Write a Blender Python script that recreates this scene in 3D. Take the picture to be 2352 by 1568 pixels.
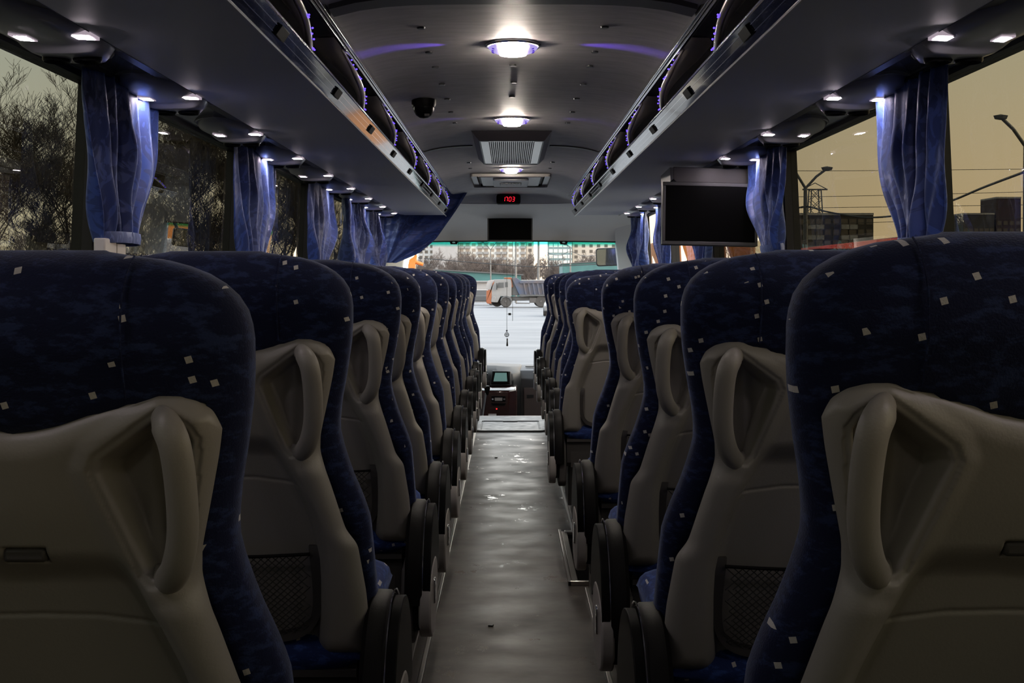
import bpy, math, random
from mathutils import Vector, Matrix, noise as mnoise

for _o in list(bpy.data.objects):
    bpy.data.objects.remove(_o)
SC = bpy.context.scene
COL = SC.collection
E = 1.16                      # eye height above the aisle floor (m)

# ------------------------------------------------------------------ camera
cam_d = bpy.data.cameras.new('camera')
cam_d.sensor_fit = 'HORIZONTAL'
cam_d.sensor_width = 36.0
cam_d.lens = 36.0 * 2590.0 / 2352.0
cam_d.shift_x = 0.00255
cam_d.shift_y = -0.0612
cam_d.clip_start = 0.02
cam_d.clip_end = 3000
cam = bpy.data.objects.new('camera', cam_d)
COL.objects.link(cam)
cam.location = (0, 0, E)
cam.rotation_euler = (math.pi / 2, 0, 0)
SC.camera = cam

# ------------------------------------------------------------------ exposure
SC.view_settings.view_transform = 'Standard'
SC.view_settings.look = 'None'
SC.view_settings.exposure = 0.0
SC.view_settings.gamma = 1.0
SC.view_settings.use_curve_mapping = False

# ------------------------------------------------------------------ sky: overcast winter dusk
SKY_STRENGTH = 5.2
w = bpy.data.worlds.new('winter_sky')
SC.world = w
w.use_nodes = True
nt = w.node_tree
for n in list(nt.nodes):
    nt.nodes.remove(n)
tc = nt.nodes.new('ShaderNodeTexCoord')
sp = nt.nodes.new('ShaderNodeSeparateXYZ')
rp = nt.nodes.new('ShaderNodeValToRGB')
cr = rp.color_ramp
cr.elements[0].position = 0.0
cr.elements[0].color = (0.92, 0.74, 0.56, 1)
cr.elements[1].position = 0.45
cr.elements[1].color = (0.66, 0.70, 0.76, 1)
e_ = cr.elements.new(0.06); e_.color = (0.94, 0.80, 0.66, 1)
e_ = cr.elements.new(0.18); e_.color = (0.82, 0.80, 0.78, 1)
bg = nt.nodes.new('ShaderNodeBackground')
bg.inputs['Strength'].default_value = SKY_STRENGTH
ow = nt.nodes.new('ShaderNodeOutputWorld')
nt.links.new(tc.outputs['Generated'], sp.inputs[0])
nt.links.new(sp.outputs['Z'], rp.inputs[0])
mrx = nt.nodes.new('ShaderNodeMapRange'); mrx.inputs['From Min'].default_value = -0.45; mrx.inputs['From Max'].default_value = 0.35
nt.links.new(sp.outputs['X'], mrx.inputs[0])
cmx = nt.nodes.new('ShaderNodeMix'); cmx.data_type = 'RGBA'
cmx.inputs[6].default_value = (0.95, 1.06, 1.20, 1); cmx.inputs[7].default_value = (1.04, 0.97, 0.88, 1)
nt.links.new(mrx.outputs[0], cmx.inputs[0])
mm_ = nt.nodes.new('ShaderNodeMix'); mm_.data_type = 'RGBA'; mm_.blend_type = 'MULTIPLY'; mm_.inputs[0].default_value = 1.0
nt.links.new(rp.outputs[0], mm_.inputs[6]); nt.links.new(cmx.outputs[2], mm_.inputs[7])
# the brighter part of the evening sky stands to the right of the bus
mrb = nt.nodes.new('ShaderNodeMapRange'); mrb.inputs['From Min'].default_value = 0.48; mrb.inputs['From Max'].default_value = 0.85
mrb.inputs['To Min'].default_value = 1.0; mrb.inputs['To Max'].default_value = 3.2
nt.links.new(sp.outputs['X'], mrb.inputs[0])
vm_ = nt.nodes.new('ShaderNodeVectorMath'); vm_.operation = 'SCALE'
nt.links.new(mm_.outputs[2], vm_.inputs[0]); nt.links.new(mrb.outputs[0], vm_.inputs['Scale'])
nt.links.new(vm_.outputs[0], bg.inputs['Color'])
nt.links.new(bg.outputs[0], ow.inputs[0])

# lamp levels
LAMP_E = 190.0         # ceiling lamps, emission of the diffuser
READ_E = 150.0         # reading lights
LED_E = 3.0

# ================================================================== helpers
def prop(o, label=None, cat=None, group=None, kind=None):
    if label: o['label'] = label
    if cat: o['category'] = cat
    if group: o['group'] = group
    if kind: o['kind'] = kind
    return o

def thing(name, label, cat, loc=(0, 0, 0), rz=0.0, group=None):
    o = bpy.data.objects.new(name, None)
    o.empty_display_size = 0.1
    COL.objects.link(o)
    o.location = loc
    o.rotation_euler = (0, 0, rz)
    return prop(o, label, cat, group)

def copy_tree(o, parent=None):
    c = o.copy()
    COL.objects.link(c)
    c.parent = parent
    for ch in o.children:
        copy_tree(ch, c)
    return c

class MB:
    def __init__(s):
        s.v = []; s.f = []; s.mi = []
    def add(s, vs, fs, mi=0):
        b = len(s.v)
        s.v.extend([tuple(p) for p in vs])
        s.f.extend([tuple(i + b for i in f) for f in fs])
        s.mi.extend([mi] * len(fs))
        return s
    def box(s, x0, x1, y0, y1, z0, z1, mi=0):
        if x0 > x1: x0, x1 = x1, x0
        if y0 > y1: y0, y1 = y1, y0
        if z0 > z1: z0, z1 = z1, z0
        vs = [(x0,y0,z0),(x1,y0,z0),(x1,y1,z0),(x0,y1,z0),(x0,y0,z1),(x1,y0,z1),(x1,y1,z1),(x0,y1,z1)]
        fs = [(0,3,2,1),(4,5,6,7),(0,1,5,4),(1,2,6,5),(2,3,7,6),(3,0,4,7)]
        return s.add(vs, fs, mi)
    def grid(s, fn, nu, nv, mi=0, flip=False):
        vs = [fn(i / nu, j / nv) for j in range(nv + 1) for i in range(nu + 1)]
        fs = []
        for j in range(nv):
            for i in range(nu):
                a = j * (nu + 1) + i
                q = (a, a + 1, a + nu + 2, a + nu + 1)
                fs.append(q[::-1] if flip else q)
        return s.add(vs, fs, mi)
    def loft(s, rings, closed=True, cap0=True, cap1=True, mi=0):
        n = len(rings[0]); vs = [p for r in rings for p in r]; fs = []
        m = n if closed else n - 1
        for j in range(len(rings) - 1):
            for i in range(m):
                k = (i + 1) % n
                fs.append((j*n+i, j*n+k, (j+1)*n+k, (j+1)*n+i))
        if closed and cap0: fs.append(tuple(range(n))[::-1])
        if closed and cap1: fs.append(tuple((len(rings)-1)*n + i for i in range(n)))
        return s.add(vs, fs, mi)
    def prism(s, pts, axis, a, b, mi=0):
        # pts: 2-D polygon; axis: 'x' -> pts are (y,z); 'y' -> (x,z); 'z' -> (x,y)
        def P(p, t):
            if axis == 'x': return (t, p[0], p[1])
            if axis == 'y': return (p[0], t, p[1])
            return (p[0], p[1], t)
        return s.loft([[P(p, a) for p in pts], [P(p, b) for p in pts]], mi=mi)
    def tube(s, pts, r, n=8, mi=0, caps=True, ry=None, up=None):
        pts = [Vector(p) for p in pts]
        rings = []
        prev = None
        for i, p in enumerate(pts):
            if i == 0: d = pts[1] - p
            elif i == len(pts) - 1: d = p - pts[i-1]
            else: d = pts[i+1] - pts[i-1]
            d.normalize()
            if up is not None: u = Vector(up)
            elif prev is None:
                u = Vector((0, 0, 1)) if abs(d.z) < 0.9 else Vector((1, 0, 0))
            else: u = prev
            a = d.cross(u)
            if a.length < 1e-6: a = d.cross(Vector((1, 0.1, 0)))
            a.normalize()
            b = a.cross(d); b.normalize(); prev = b
            rr = r[i] if isinstance(r, (list, tuple)) else r
            r2 = rr if ry is None else (ry[i] if isinstance(ry, (list, tuple)) else ry)
            rings.append([p + a * (rr * math.cos(2*math.pi*k/n)) + b * (r2 * math.sin(2*math.pi*k/n)) for k in range(n)])
        return s.loft(rings, cap0=caps, cap1=caps, mi=mi)
    def lathe(s, prof, c=(0, 0, 0), axis='z', n=24, mi=0, sx=1.0, sy=1.0):
        # prof: list of (radius, height along axis)
        rings = []
        for r, h in prof:
            ring = []
            for k in range(n):
                a = 2*math.pi*k/n
                u, v = r*math.cos(a)*sx, r*math.sin(a)*sy
                if axis == 'z': ring.append((c[0]+u, c[1]+v, c[2]+h))
                elif axis == 'y': ring.append((c[0]+u, c[1]+h, c[2]+v))
                else: ring.append((c[0]+h, c[1]+u, c[2]+v))
            rings.append(ring)
        return s.loft(rings, mi=mi)
    def move(s, d, start=0):
        s.v = s.v[:start] + [(p[0]+d[0], p[1]+d[1], p[2]+d[2]) for p in s.v[start:]]
        return s
    def mirror_x(s):
        s.v = [(-p[0], p[1], p[2]) for p in s.v]
        s.f = [f[::-1] for f in s.f]
        return s
    def build(s, name, mats, parent=None, smooth=35, bevel=0.0, lift=0.0, fix=False):
        me = bpy.data.meshes.new(name)
        vs = s.v if lift == 0 else [(p[0], p[1], p[2] + lift) for p in s.v]
        me.from_pydata(vs, [], s.f)
        if not isinstance(mats, (list, tuple)): mats = [mats]
        for m in mats: me.materials.append(m)
        if len(mats) > 1:
            me.polygons.foreach_set('material_index', s.mi)
        if fix:
            import bmesh
            bm = bmesh.new(); bm.from_mesh(me)
            bmesh.ops.recalc_face_normals(bm, faces=bm.faces)
            bm.to_mesh(me); bm.free()
        if smooth:
            me.polygons.foreach_set('use_smooth', [True] * len(me.polygons))
            if smooth < 180:
                me.set_sharp_from_angle(angle=math.radians(smooth))
        me.update()
        o = bpy.data.objects.new(name, me)
        COL.objects.link(o)
        if parent is not None: o.parent = parent
        if bevel:
            b = o.modifiers.new('bevel', 'BEVEL'); b.width = bevel; b.segments = 2; b.limit_method = 'ANGLE'
        return o

def lerp(a, b, t): return a + (b - a) * t
def clamp(x, a=0.0, b=1.0): return a if x < a else b if x > b else x
def sst(x):
    x = clamp(x); return x * x * (3 - 2 * x)
def interp(tab, x):
    # tab sorted ascending by first
    if x <= tab[0][0]: return tab[0][1]
    if x >= tab[-1][0]: return tab[-1][1]
    for i in range(len(tab) - 1):
        if x <= tab[i+1][0]:
            t = (x - tab[i][0]) / (tab[i+1][0] - tab[i][0])
            return tab[i][1] + (tab[i+1][1] - tab[i][1]) * t
def smooth_tab(tab, n=60, passes=5):
    lo, hi = tab[0][0], tab[-1][0]
    xs = [lo + (hi - lo) * i / n for i in range(n + 1)]
    ys = [interp(tab, x) for x in xs]
    for _ in range(passes):
        ys = [ys[0]] + [(ys[i-1] + 2*ys[i] + ys[i+1]) / 4 for i in range(1, n)] + [ys[-1]]
    return list(zip(xs, ys))
def ftab(tab, n=60, passes=5):
    st = smooth_tab(tab, n, passes); lo = st[0][0]; step = (st[-1][0] - lo) / n
    ys = [y for _, y in st]
    def f(x):
        q = (x - lo) / step
        if q <= 0: return ys[0]
        if q >= n: return ys[-1]
        i = int(q); return ys[i] + (ys[i+1] - ys[i]) * (q - i)
    return f
def poly_sd(px, pz, poly):
    # signed distance, positive inside
    best = 1e9; inside = False; n = len(poly)
    for i in range(n):
        ax, az = poly[i]; bx, bz = poly[(i+1) % n]
        dx, dz = bx-ax, bz-az
        t = clamp(((px-ax)*dx + (pz-az)*dz) / (dx*dx + dz*dz))
        ex, ez = px-ax-t*dx, pz-az-t*dz
        d = ex*ex + ez*ez
        if d < best: best = d
        if (az > pz) != (bz > pz) and px < (bx-ax)*(pz-az)/(bz-az)+ax: inside = not inside
    d = math.sqrt(best)
    return d if inside else -d
def catmull(pts, n=6):
    out = []
    P = [Vector(p) for p in pts]
    for i in range(len(P) - 1):
        p0 = P[max(i-1, 0)]; p1 = P[i]; p2 = P[i+1]; p3 = P[min(i+2, len(P)-1)]
        for k in range(n):
            t = k / n
            out.append(0.5*((2*p1) + (p2-p0)*t + (2*p0-5*p1+4*p2-p3)*t*t + (3*p1-p0-3*p2+p3)*t**3))
    out.append(P[-1])
    return out

# ================================================================== materials
def nodes_of(m):
    m.use_nodes = True
    nt = m.node_tree
    for n in list(nt.nodes): nt.nodes.remove(n)
    o = nt.nodes.new('ShaderNodeOutputMaterial')
    return nt, o

def mat(name, color, rough=0.5, metal=0.0, var=0.0, scale=20.0, bump=0.0, bscale=None, spec=0.5, sheen=0.0,
        coat=0.0, emit=None, estr=0.0, stretch=(1, 1, 1), color2=None, rvar=0.0):
    m = bpy.data.materials.new(name)
    nt, out = nodes_of(m)
    p = nt.nodes.new('ShaderNodeBsdfPrincipled')
    nt.links.new(p.outputs[0], out.inputs[0])
    p.inputs['Base Color'].default_value = (*color, 1)
    p.inputs['Roughness'].default_value = rough
    p.inputs['Metallic'].default_value = metal
    p.inputs['Specular IOR Level'].default_value = spec
    p.inputs['Sheen Weight'].default_value = sheen
    p.inputs['Coat Weight'].default_value = coat
    if emit:
        p.inputs['Emission Color'].default_value = (*emit, 1)
        p.inputs['Emission Strength'].default_value = estr
    if var or bump or color2 or rvar:
        tc = nt.nodes.new('ShaderNodeTexCoord'); mp = nt.nodes.new('ShaderNodeMapping')
        mp.inputs['Scale'].default_value = stretch
        nt.links.new(tc.outputs['Object'], mp.inputs[0])
        ns = nt.nodes.new('ShaderNodeTexNoise'); ns.inputs['Scale'].default_value = scale
        ns.inputs['Detail'].default_value = 5
        nt.links.new(mp.outputs[0], ns.inputs['Vector'])
        if var or color2:
            r = nt.nodes.new('ShaderNodeValToRGB')
            c2 = color2 if color2 else tuple(min(1, c*(1+var)) for c in color)
            c1 = color if color2 else tuple(c*(1-var) for c in color)
            r.color_ramp.elements[0].color = (*c1, 1); r.color_ramp.elements[1].color = (*c2, 1)
            r.color_ramp.elements[0].position = 0.3; r.color_ramp.elements[1].position = 0.7
            nt.links.new(ns.outputs['Fac'], r.inputs[0]); nt.links.new(r.outputs[0], p.inputs['Base Color'])
        if rvar:
            mr = nt.nodes.new('ShaderNodeMapRange')
            mr.inputs['From Min'].default_value = 0.3; mr.inputs['From Max'].default_value = 0.7
            mr.inputs['To Min'].default_value = max(0.02, rough - rvar); mr.inputs['To Max'].default_value = min(1, rough + rvar)
            nt.links.new(ns.outputs['Fac'], mr.inputs[0]); nt.links.new(mr.outputs[0], p.inputs['Roughness'])
        if bump:
            n2 = ns
            if bscale:
                n2 = nt.nodes.new('ShaderNodeTexNoise'); n2.inputs['Scale'].default_value = bscale; n2.inputs['Detail'].default_value = 3
                nt.links.new(mp.outputs[0], n2.inputs['Vector'])
            b = nt.nodes.new('ShaderNodeBump'); b.inputs['Strength'].default_value = bump; b.inputs['Distance'].default_value = 0.003
            nt.links.new(n2.outputs['Fac'], b.inputs['Height']); nt.links.new(b.outputs[0], p.inputs['Normal'])
    return m

def emis(name, color, strength):
    m = bpy.data.materials.new(name)
    nt, out = nodes_of(m)
    e = nt.nodes.new('ShaderNodeEmission')
    e.inputs[0].default_value = (*color, 1); e.inputs[1].default_value = strength
    nt.links.new(e.outputs[0], out.inputs[0])
    return m

def glass_mat(name, tint, boost=1.0, strip=None):
    """clear or tinted pane: tinted see-through plus Fresnel mirror."""
    m = bpy.data.materials.new(name)
    nt, out = nodes_of(m)
    t = nt.nodes.new('ShaderNodeBsdfTransparent'); t.inputs[0].default_value = (*tint, 1)
    g = nt.nodes.new('ShaderNodeBsdfGlossy'); g.inputs['Roughness'].default_value = 0.0
    g.inputs['Color'].default_value = (boost, boost, boost, 1)
    f = nt.nodes.new('ShaderNodeFresnel'); f.inputs['IOR'].default_value = 1.45
    mx = nt.nodes.new('ShaderNodeMixShader')
    ge = nt.nodes.new('ShaderNodeNewGeometry')
    sub = nt.nodes.new('ShaderNodeMath'); sub.operation = 'SUBTRACT'; sub.inputs[0].default_value = 1.0
    mu = nt.nodes.new('ShaderNodeMath'); mu.operation = 'MULTIPLY'
    nt.links.new(ge.outputs['Backfacing'], sub.inputs[1]); nt.links.new(f.outputs[0], mu.inputs[0]); nt.links.new(sub.outputs[0], mu.inputs[1])
    nt.links.new(mu.outputs[0], mx.inputs[0]); nt.links.new(t.outputs[0], mx.inputs[1]); nt.links.new(g.outputs[0], mx.inputs[2])
    nt.links.new(mx.outputs[0], out.inputs[0])
    if strip:   # coloured shade band along the top edge of a windscreen, (z0, z1, colour)
        tc = nt.nodes.new('ShaderNodeTexCoord'); sp = nt.nodes.new('ShaderNodeSeparateXYZ')
        nt.links.new(tc.outputs['Object'], sp.inputs[0])
        mr = nt.nodes.new('ShaderNodeMapRange'); mr.inputs['From Min'].default_value = strip[0]; mr.inputs['From Max'].default_value = strip[1]
        nt.links.new(sp.outputs['Z'], mr.inputs[0])
        cm = nt.nodes.new('ShaderNodeMix'); cm.data_type = 'RGBA'
        cm.inputs[6].default_value = (*tint, 1); cm.inputs[7].default_value = (*strip[2], 1)
        nt.links.new(mr.outputs[0], cm.inputs[0]); nt.links.new(cm.outputs[2], t.inputs[0])
    return m

def seat_fabric(name, squares=True, base=(0.006, 0.009, 0.034), hi=(0.018, 0.029, 0.085)):
    m = bpy.data.materials.new(name)
    nt, out = nodes_of(m); L = nt.links.new; N = nt.nodes.new
    p = N('ShaderNodeBsdfPrincipled'); L(p.outputs[0], out.inputs[0])
    p.inputs['Roughness'].default_value = 0.85
    p.inputs['Specular IOR Level'].default_value = 0.2
    p.inputs['Sheen Weight'].default_value = 0.28
    p.inputs['Sheen Roughness'].default_value = 0.35
    p.inputs['Sheen Tint'].default_value = (0.42, 0.5, 0.8, 1)
    tc = N('ShaderNodeTexCoord'); oi = N('ShaderNodeObjectInfo')
    add = N('ShaderNodeVectorMath'); add.operation = 'ADD'
    mul = N('ShaderNodeMath'); mul.operation = 'MULTIPLY'; mul.inputs[1].default_value = 7.3
    L(oi.outputs['Random'], mul.inputs[0]); L(tc.outputs['Object'], add.inputs[0]); L(mul.outputs[0], add.inputs[1])
    # mottled strokes
    mp = N('ShaderNodeMapping'); mp.inputs['Rotation'].default_value = (0.0, 0.5, 0.4); mp.inputs['Scale'].default_value = (30, 30, 75)
    L(add.outputs[0], mp.inputs[0])
    ns = N('ShaderNodeTexNoise'); ns.inputs['Scale'].default_value = 1.0; ns.inputs['Detail'].default_value = 6; ns.inputs['Roughness'].default_value = 0.7
    L(mp.outputs[0], ns.inputs['Vector'])
    r = N('ShaderNodeValToRGB'); r.color_ramp.elements[0].position = 0.50; r.color_ramp.elements[1].position = 0.60
    r.color_ramp.elements[0].color = (*base, 1); r.color_ramp.elements[1].color = (*hi, 1)
    L(ns.outputs['Fac'], r.inputs[0])
    col = r.outputs[0]
    # little cream squares
    if squares:
        vr = N('ShaderNodeTexVoronoi'); vr.distance = 'CHEBYCHEV'; vr.inputs['Scale'].default_value = 35.0
        vr.inputs['Randomness'].default_value = 1.0
        m2 = N('ShaderNodeMapping'); m2.inputs['Rotation'].default_value = (0.0, 0.25, 0.0); m2.inputs['Scale'].default_value = (1, 0.22, 1)
        L(add.outputs[0], m2.inputs[0]); L(m2.outputs[0], vr.inputs['Vector'])
        lt = N('ShaderNodeMath'); lt.operation = 'LESS_THAN'; lt.inputs[1].default_value = 0.118
        L(vr.outputs['Distance'], lt.inputs[0])
        # keep only some of them
        sp = N('ShaderNodeSeparateColor'); L(vr.outputs['Color'], sp.inputs[0])
        gt = N('ShaderNodeMath'); gt.operation = 'GREATER_THAN'; gt.inputs[1].default_value = 0.05
        L(sp.outputs[0], gt.inputs[0])
        mm = N('ShaderNodeMath'); mm.operation = 'MULTIPLY'; L(lt.outputs[0], mm.inputs[0]); L(gt.outputs[0], mm.inputs[1])
        mx = N('ShaderNodeMix'); mx.data_type = 'RGBA'; L(mm.outputs[0], mx.inputs[0]); L(col, mx.inputs[6])
        mx.inputs[7].default_value = (0.46, 0.44, 0.42, 1)
        col = mx.outputs[2]
    L(col, p.inputs['Base Color'])
    b = N('ShaderNodeBump'); b.inputs['Strength'].default_value = 0.35; b.inputs['Distance'].default_value = 0.002
    n3 = N('ShaderNodeTexNoise'); n3.inputs['Scale'].default_value = 400
    L(tc.outputs['Object'], n3.inputs['Vector']); L(n3.outputs['Fac'], b.inputs['Height']); L(b.outputs[0], p.inputs['Normal'])
    return m

def curtain_mat():
    m = bpy.data.materials.new('blue_damask')
    nt, out = nodes_of(m); L = nt.links.new; N = nt.nodes.new
    p = N('ShaderNodeBsdfPrincipled'); L(p.outputs[0], out.inputs[0])
    p.inputs['Sheen Weight'].default_value = 0.5; p.inputs['Sheen Tint'].default_value = (0.4, 0.55, 1, 1)
    tc = N('ShaderNodeTexCoord')
    mp = N('ShaderNodeMapping'); mp.inputs['Scale'].default_value = (1, 34, 16); L(tc.outputs['Object'], mp.inputs[0])
    ns = N('ShaderNodeTexNoise'); ns.inputs['Scale'].default_value = 1; ns.inputs['Detail'].default_value = 3; ns.inputs['Distortion'].default_value = 1.5
    L(mp.outputs[0], ns.inputs['Vector'])
    r = N('ShaderNodeValToRGB'); r.color_ramp.elements[0].position = 0.50; r.color_ramp.elements[1].position = 0.54
    r.color_ramp.elements[0].color = (0.010, 0.028, 0.135, 1); r.color_ramp.elements[1].color = (0.026, 0.058, 0.235, 1)
    L(ns.outputs['Fac'], r.inputs[0]); L(r.outputs[0], p.inputs['Base Color'])
    mr = N('ShaderNodeMapRange'); mr.inputs['From Min'].default_value = 0.48; mr.inputs['From Max'].default_value = 0.56
    mr.inputs['To Min'].default_value = 0.62; mr.inputs['To Max'].default_value = 0.36
    L(ns.outputs['Fac'], mr.inputs[0]); L(mr.outputs[0], p.inputs['Roughness'])
    return m

def floor_mat():
    m = bpy.data.materials.new('worn_vinyl')
    nt, out = nodes_of(m); L = nt.links.new; N = nt.nodes.new
    p = N('ShaderNodeBsdfPrincipled'); L(p.outputs[0], out.inputs[0])
    p.inputs['Specular IOR Level'].default_value = 0.24
    tc = N('ShaderNodeTexCoord')
    mp = N('ShaderNodeMapping'); mp.inputs['Scale'].default_value = (4, 8, 1); L(tc.outputs['Object'], mp.inputs[0])
    ns = N('ShaderNodeTexNoise'); ns.inputs['Scale'].default_value = 1.2; ns.inputs['Detail'].default_value = 8; ns.inputs['Roughness'].default_value = 0.62
    L(mp.outputs[0], ns.inputs['Vector'])
    r = N('ShaderNodeValToRGB'); r.color_ramp.elements[0].position = 0.33; r.color_ramp.elements[1].position = 0.68
    r.color_ramp.elements[0].color = (0.015, 0.011, 0.0095, 1); r.color_ramp.elements[1].color = (0.050, 0.040, 0.034, 1)
    L(ns.outputs['Fac'], r.inputs[0])
    n2 = N('ShaderNodeTexNoise'); n2.inputs['Scale'].default_value = 1.0; n2.inputs['Detail'].default_value = 5
    m2 = N('ShaderNodeMapping'); m2.inputs['Scale'].default_value = (4, 5, 1); m2.inputs['Location'].default_value = (3.1, 1.7, 0)
    L(tc.outputs['Object'], m2.inputs[0]); L(m2.outputs[0], n2.inputs['Vector'])
    # polished worn spots; glare on them is also painted in as lighter colour
    n3 = N('ShaderNodeTexNoise'); n3.inputs['Scale'].default_value = 1.0; n3.inputs['Detail'].default_value = 7; n3.inputs['Roughness'].default_value = 0.75
    m3 = N('ShaderNodeMapping'); m3.inputs['Scale'].default_value = (5.5, 4.2, 1); m3.inputs['Location'].default_value = (8.3, 2.4, 0)
    L(tc.outputs['Object'], m3.inputs[0]); L(m3.outputs[0], n3.inputs['Vector'])
    g = N('ShaderNodeMapRange'); g.inputs['From Min'].default_value = 0.60; g.inputs['From Max'].default_value = 0.63
    L(n3.outputs['Fac'], g.inputs[0])
    mr = N('ShaderNodeMapRange'); mr.inputs['From Min'].default_value = 0.3; mr.inputs['From Max'].default_value = 0.7
    mr.inputs['To Min'].default_value = 0.30; mr.inputs['To Max'].default_value = 0.50
    L(n2.outputs['Fac'], mr.inputs[0])
    rr = N('ShaderNodeMix'); rr.data_type = 'FLOAT'; L(g.outputs[0], rr.inputs[0]); L(mr.outputs[0], rr.inputs[2]); rr.inputs[3].default_value = 0.09
    L(rr.outputs[0], p.inputs['Roughness'])
    cm = N('ShaderNodeMix'); cm.data_type = 'RGBA'; L(g.outputs[0], cm.inputs[0]); L(r.outputs[0], cm.inputs[6]); cm.inputs[7].default_value = (0.17, 0.155, 0.14, 1)
    L(cm.outputs[2], p.inputs['Base Color'])
    w = N('ShaderNodeTexWave'); w.inputs['Scale'].default_value = 110; w.inputs['Distortion'].default_value = 3; w.bands_direction = 'Y'
    L(tc.outputs['Object'], w.inputs['Vector'])
    ad = N('ShaderNodeMath'); ad.operation = 'ADD'; L(n2.outputs['Fac'], ad.inputs[0])
    ml = N('ShaderNodeMath'); ml.operation = 'MULTIPLY'; ml.inputs[1].default_value = 0.02; L(w.outputs['Fac'], ml.inputs[0]); L(ml.outputs[0], ad.inputs[1])
    b = N('ShaderNodeBump'); b.inputs['Strength'].default_value = 0.3; b.inputs['Distance'].default_value = 0.005
    L(ad.outputs[0], b.inputs['Height']); L(b.outputs[0], p.inputs['Normal'])
    return m

M = {}
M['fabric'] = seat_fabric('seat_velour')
M['fabric_lit'] = seat_fabric('seat_velour_lit', base=(0.015, 0.03, 0.12), hi=(0.035, 0.075, 0.26))  # same velour in brighter blue, light on the cushion painted into the colour
M['shell'] = mat('seat_shell_plastic', (0.262, 0.244, 0.222), 0.42, bump=0.10, scale=300, spec=0.4)
M['shell_dk'] = mat('dark_grey_plastic', (0.060, 0.056, 0.054), 0.45, bump=0.08, scale=300, spec=0.25)
M['black_pl'] = mat('black_plastic', (0.0065, 0.006, 0.006), 0.5, bump=0.1, scale=250, spec=0.07)
M['black_gl'] = mat('black_gloss', (0.005, 0.005, 0.005), 0.35, spec=0.06)
M['lgrey_pl'] = mat('light_grey_plastic', (0.30, 0.28, 0.265), 0.35)
M['net'] = mat('pocket_net_cord', (0.03, 0.028, 0.026), 0.6)
M['chrome'] = mat('chrome', (0.75, 0.75, 0.76), 0.12, metal=1.0)
M['alu'] = mat('brushed_aluminium', (0.55, 0.53, 0.50), 0.28, metal=1.0)
M['floor'] = floor_mat()
M['platform'] = mat('platform_vinyl', (0.10, 0.072, 0.03), 0.5, var=0.25, scale=14)
M['riser'] = mat('riser_vinyl', (0.045, 0.036, 0.032), 0.38, var=0.3, scale=20)
M['wall'] = mat('wall_trim_grey', (0.16, 0.16, 0.17), 0.6, bump=0.1, scale=200)
M['pillar'] = mat('pillar_cloth_grey', (0.42, 0.42, 0.46), 0.7, bump=0.15, scale=300)
M['seal'] = mat('black_rubber', (0.008, 0.008, 0.008), 0.5)
M['ceil'] = mat('ceiling_cloth', (0.42, 0.40, 0.41), 0.62, var=0.12, scale=9, bump=0.2, bscale=260, stretch=(1, 4, 1))
M['front'] = mat('front_dome_cloth', (0.55, 0.555, 0.56), 0.7, bump=0.1, bscale=300, scale=20)
M['under'] = mat('rack_underside_cloth', (0.54, 0.545, 0.57), 0.55, bump=0.12, scale=260)
M['rackin'] = mat('rack_interior', (0.075, 0.068, 0.065), 0.4, var=0.2, scale=8)
M['lip'] = mat('rack_lip_gloss', (0.018, 0.020, 0.032), 0.07, coat=0.5)
M['rib'] = mat('rack_rib_pearl', (0.62, 0.54, 0.50), 0.3, metal=0.25)
M['duct'] = mat('duct_gloss_grey', (0.15, 0.155, 0.175), 0.2, coat=0.4)
M['pod'] = mat('pod_plastic_grey', (0.27, 0.27, 0.29), 0.3, coat=0.3)
M['lens'] = emis('reading_light_on', (1.0, 0.86, 0.95), READ_E)
M['lens_dim'] = mat('lens_frosted', (0.7, 0.65, 0.72), 0.2, emit=(1.0, 0.82, 0.95), estr=0.35)
M['lamp'] = emis('lamp_diffuser_on', (1.0, 0.90, 0.78), LAMP_E)
M['lamp_low'] = emis('lamp_diffuser_dimmed', (1.0, 0.92, 0.82), LAMP_E * 0.14)
M['lampwing'] = mat('lamp_wing_lilac', (0.6, 0.55, 0.8), 0.2, emit=(0.55, 0.45, 1.0), estr=0.75)
M['led'] = emis('blue_led_on', (0.10, 0.05, 1.0), LED_E)
M['leddot'] = emis('lilac_led_dot', (0.16, 0.08, 0.75), 0.7)
M['red'] = emis('red_led_digit', (1.0, 0.012, 0.03), 2.2)
M['redlamp'] = emis('red_indicator', (1.0, 0.02, 0.02), 3.0)
M['curtain'] = curtain_mat()
M['white_pl'] = mat('white_plastic', (0.6, 0.58, 0.58), 0.3)
M['frame_dk'] = mat('grille_frame_dark', (0.028, 0.025, 0.030), 0.4, spec=0.2)
M['screen'] = mat('screen_off', (0.002, 0.002, 0.002), 0.4, spec=0.04)
M['bezel'] = mat('screen_bezel_grey', (0.05, 0.05, 0.05), 0.35)
M['sideglass'] = glass_mat('tinted_side_glass', (0.300, 0.293, 0.245), 0.95)
M['clearglass'] = glass_mat('lightly_tinted_side_glass', (0.78, 0.78, 0.74), 0.95)
M['ribtube'] = mat('rack_rib_tube', (0.75, 0.66, 0.58), 0.22, metal=0.55)
M['windscreen'] = glass_mat('windscreen_glass', (0.98, 0.99, 0.98), 0.9, strip=(E + 0.325, E + 0.36, (0.20, 0.80, 0.72)))
M['dash'] = mat('dashboard_soft', (0.022, 0.022, 0.024), 0.5, bump=0.1, scale=220, spec=0.25)
M['dashlt'] = mat('dashboard_grey', (0.07, 0.07, 0.075), 0.55, spec=0.25)
M['wood'] = mat('dark_wood_trim', (0.045, 0.012, 0.010), 0.15, coat=0.6, color2=(0.018, 0.006, 0.006), scale=6, stretch=(1, 1, 6))
M['brownpl'] = mat('brown_panel', (0.10, 0.075, 0.07), 0.5)
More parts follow.
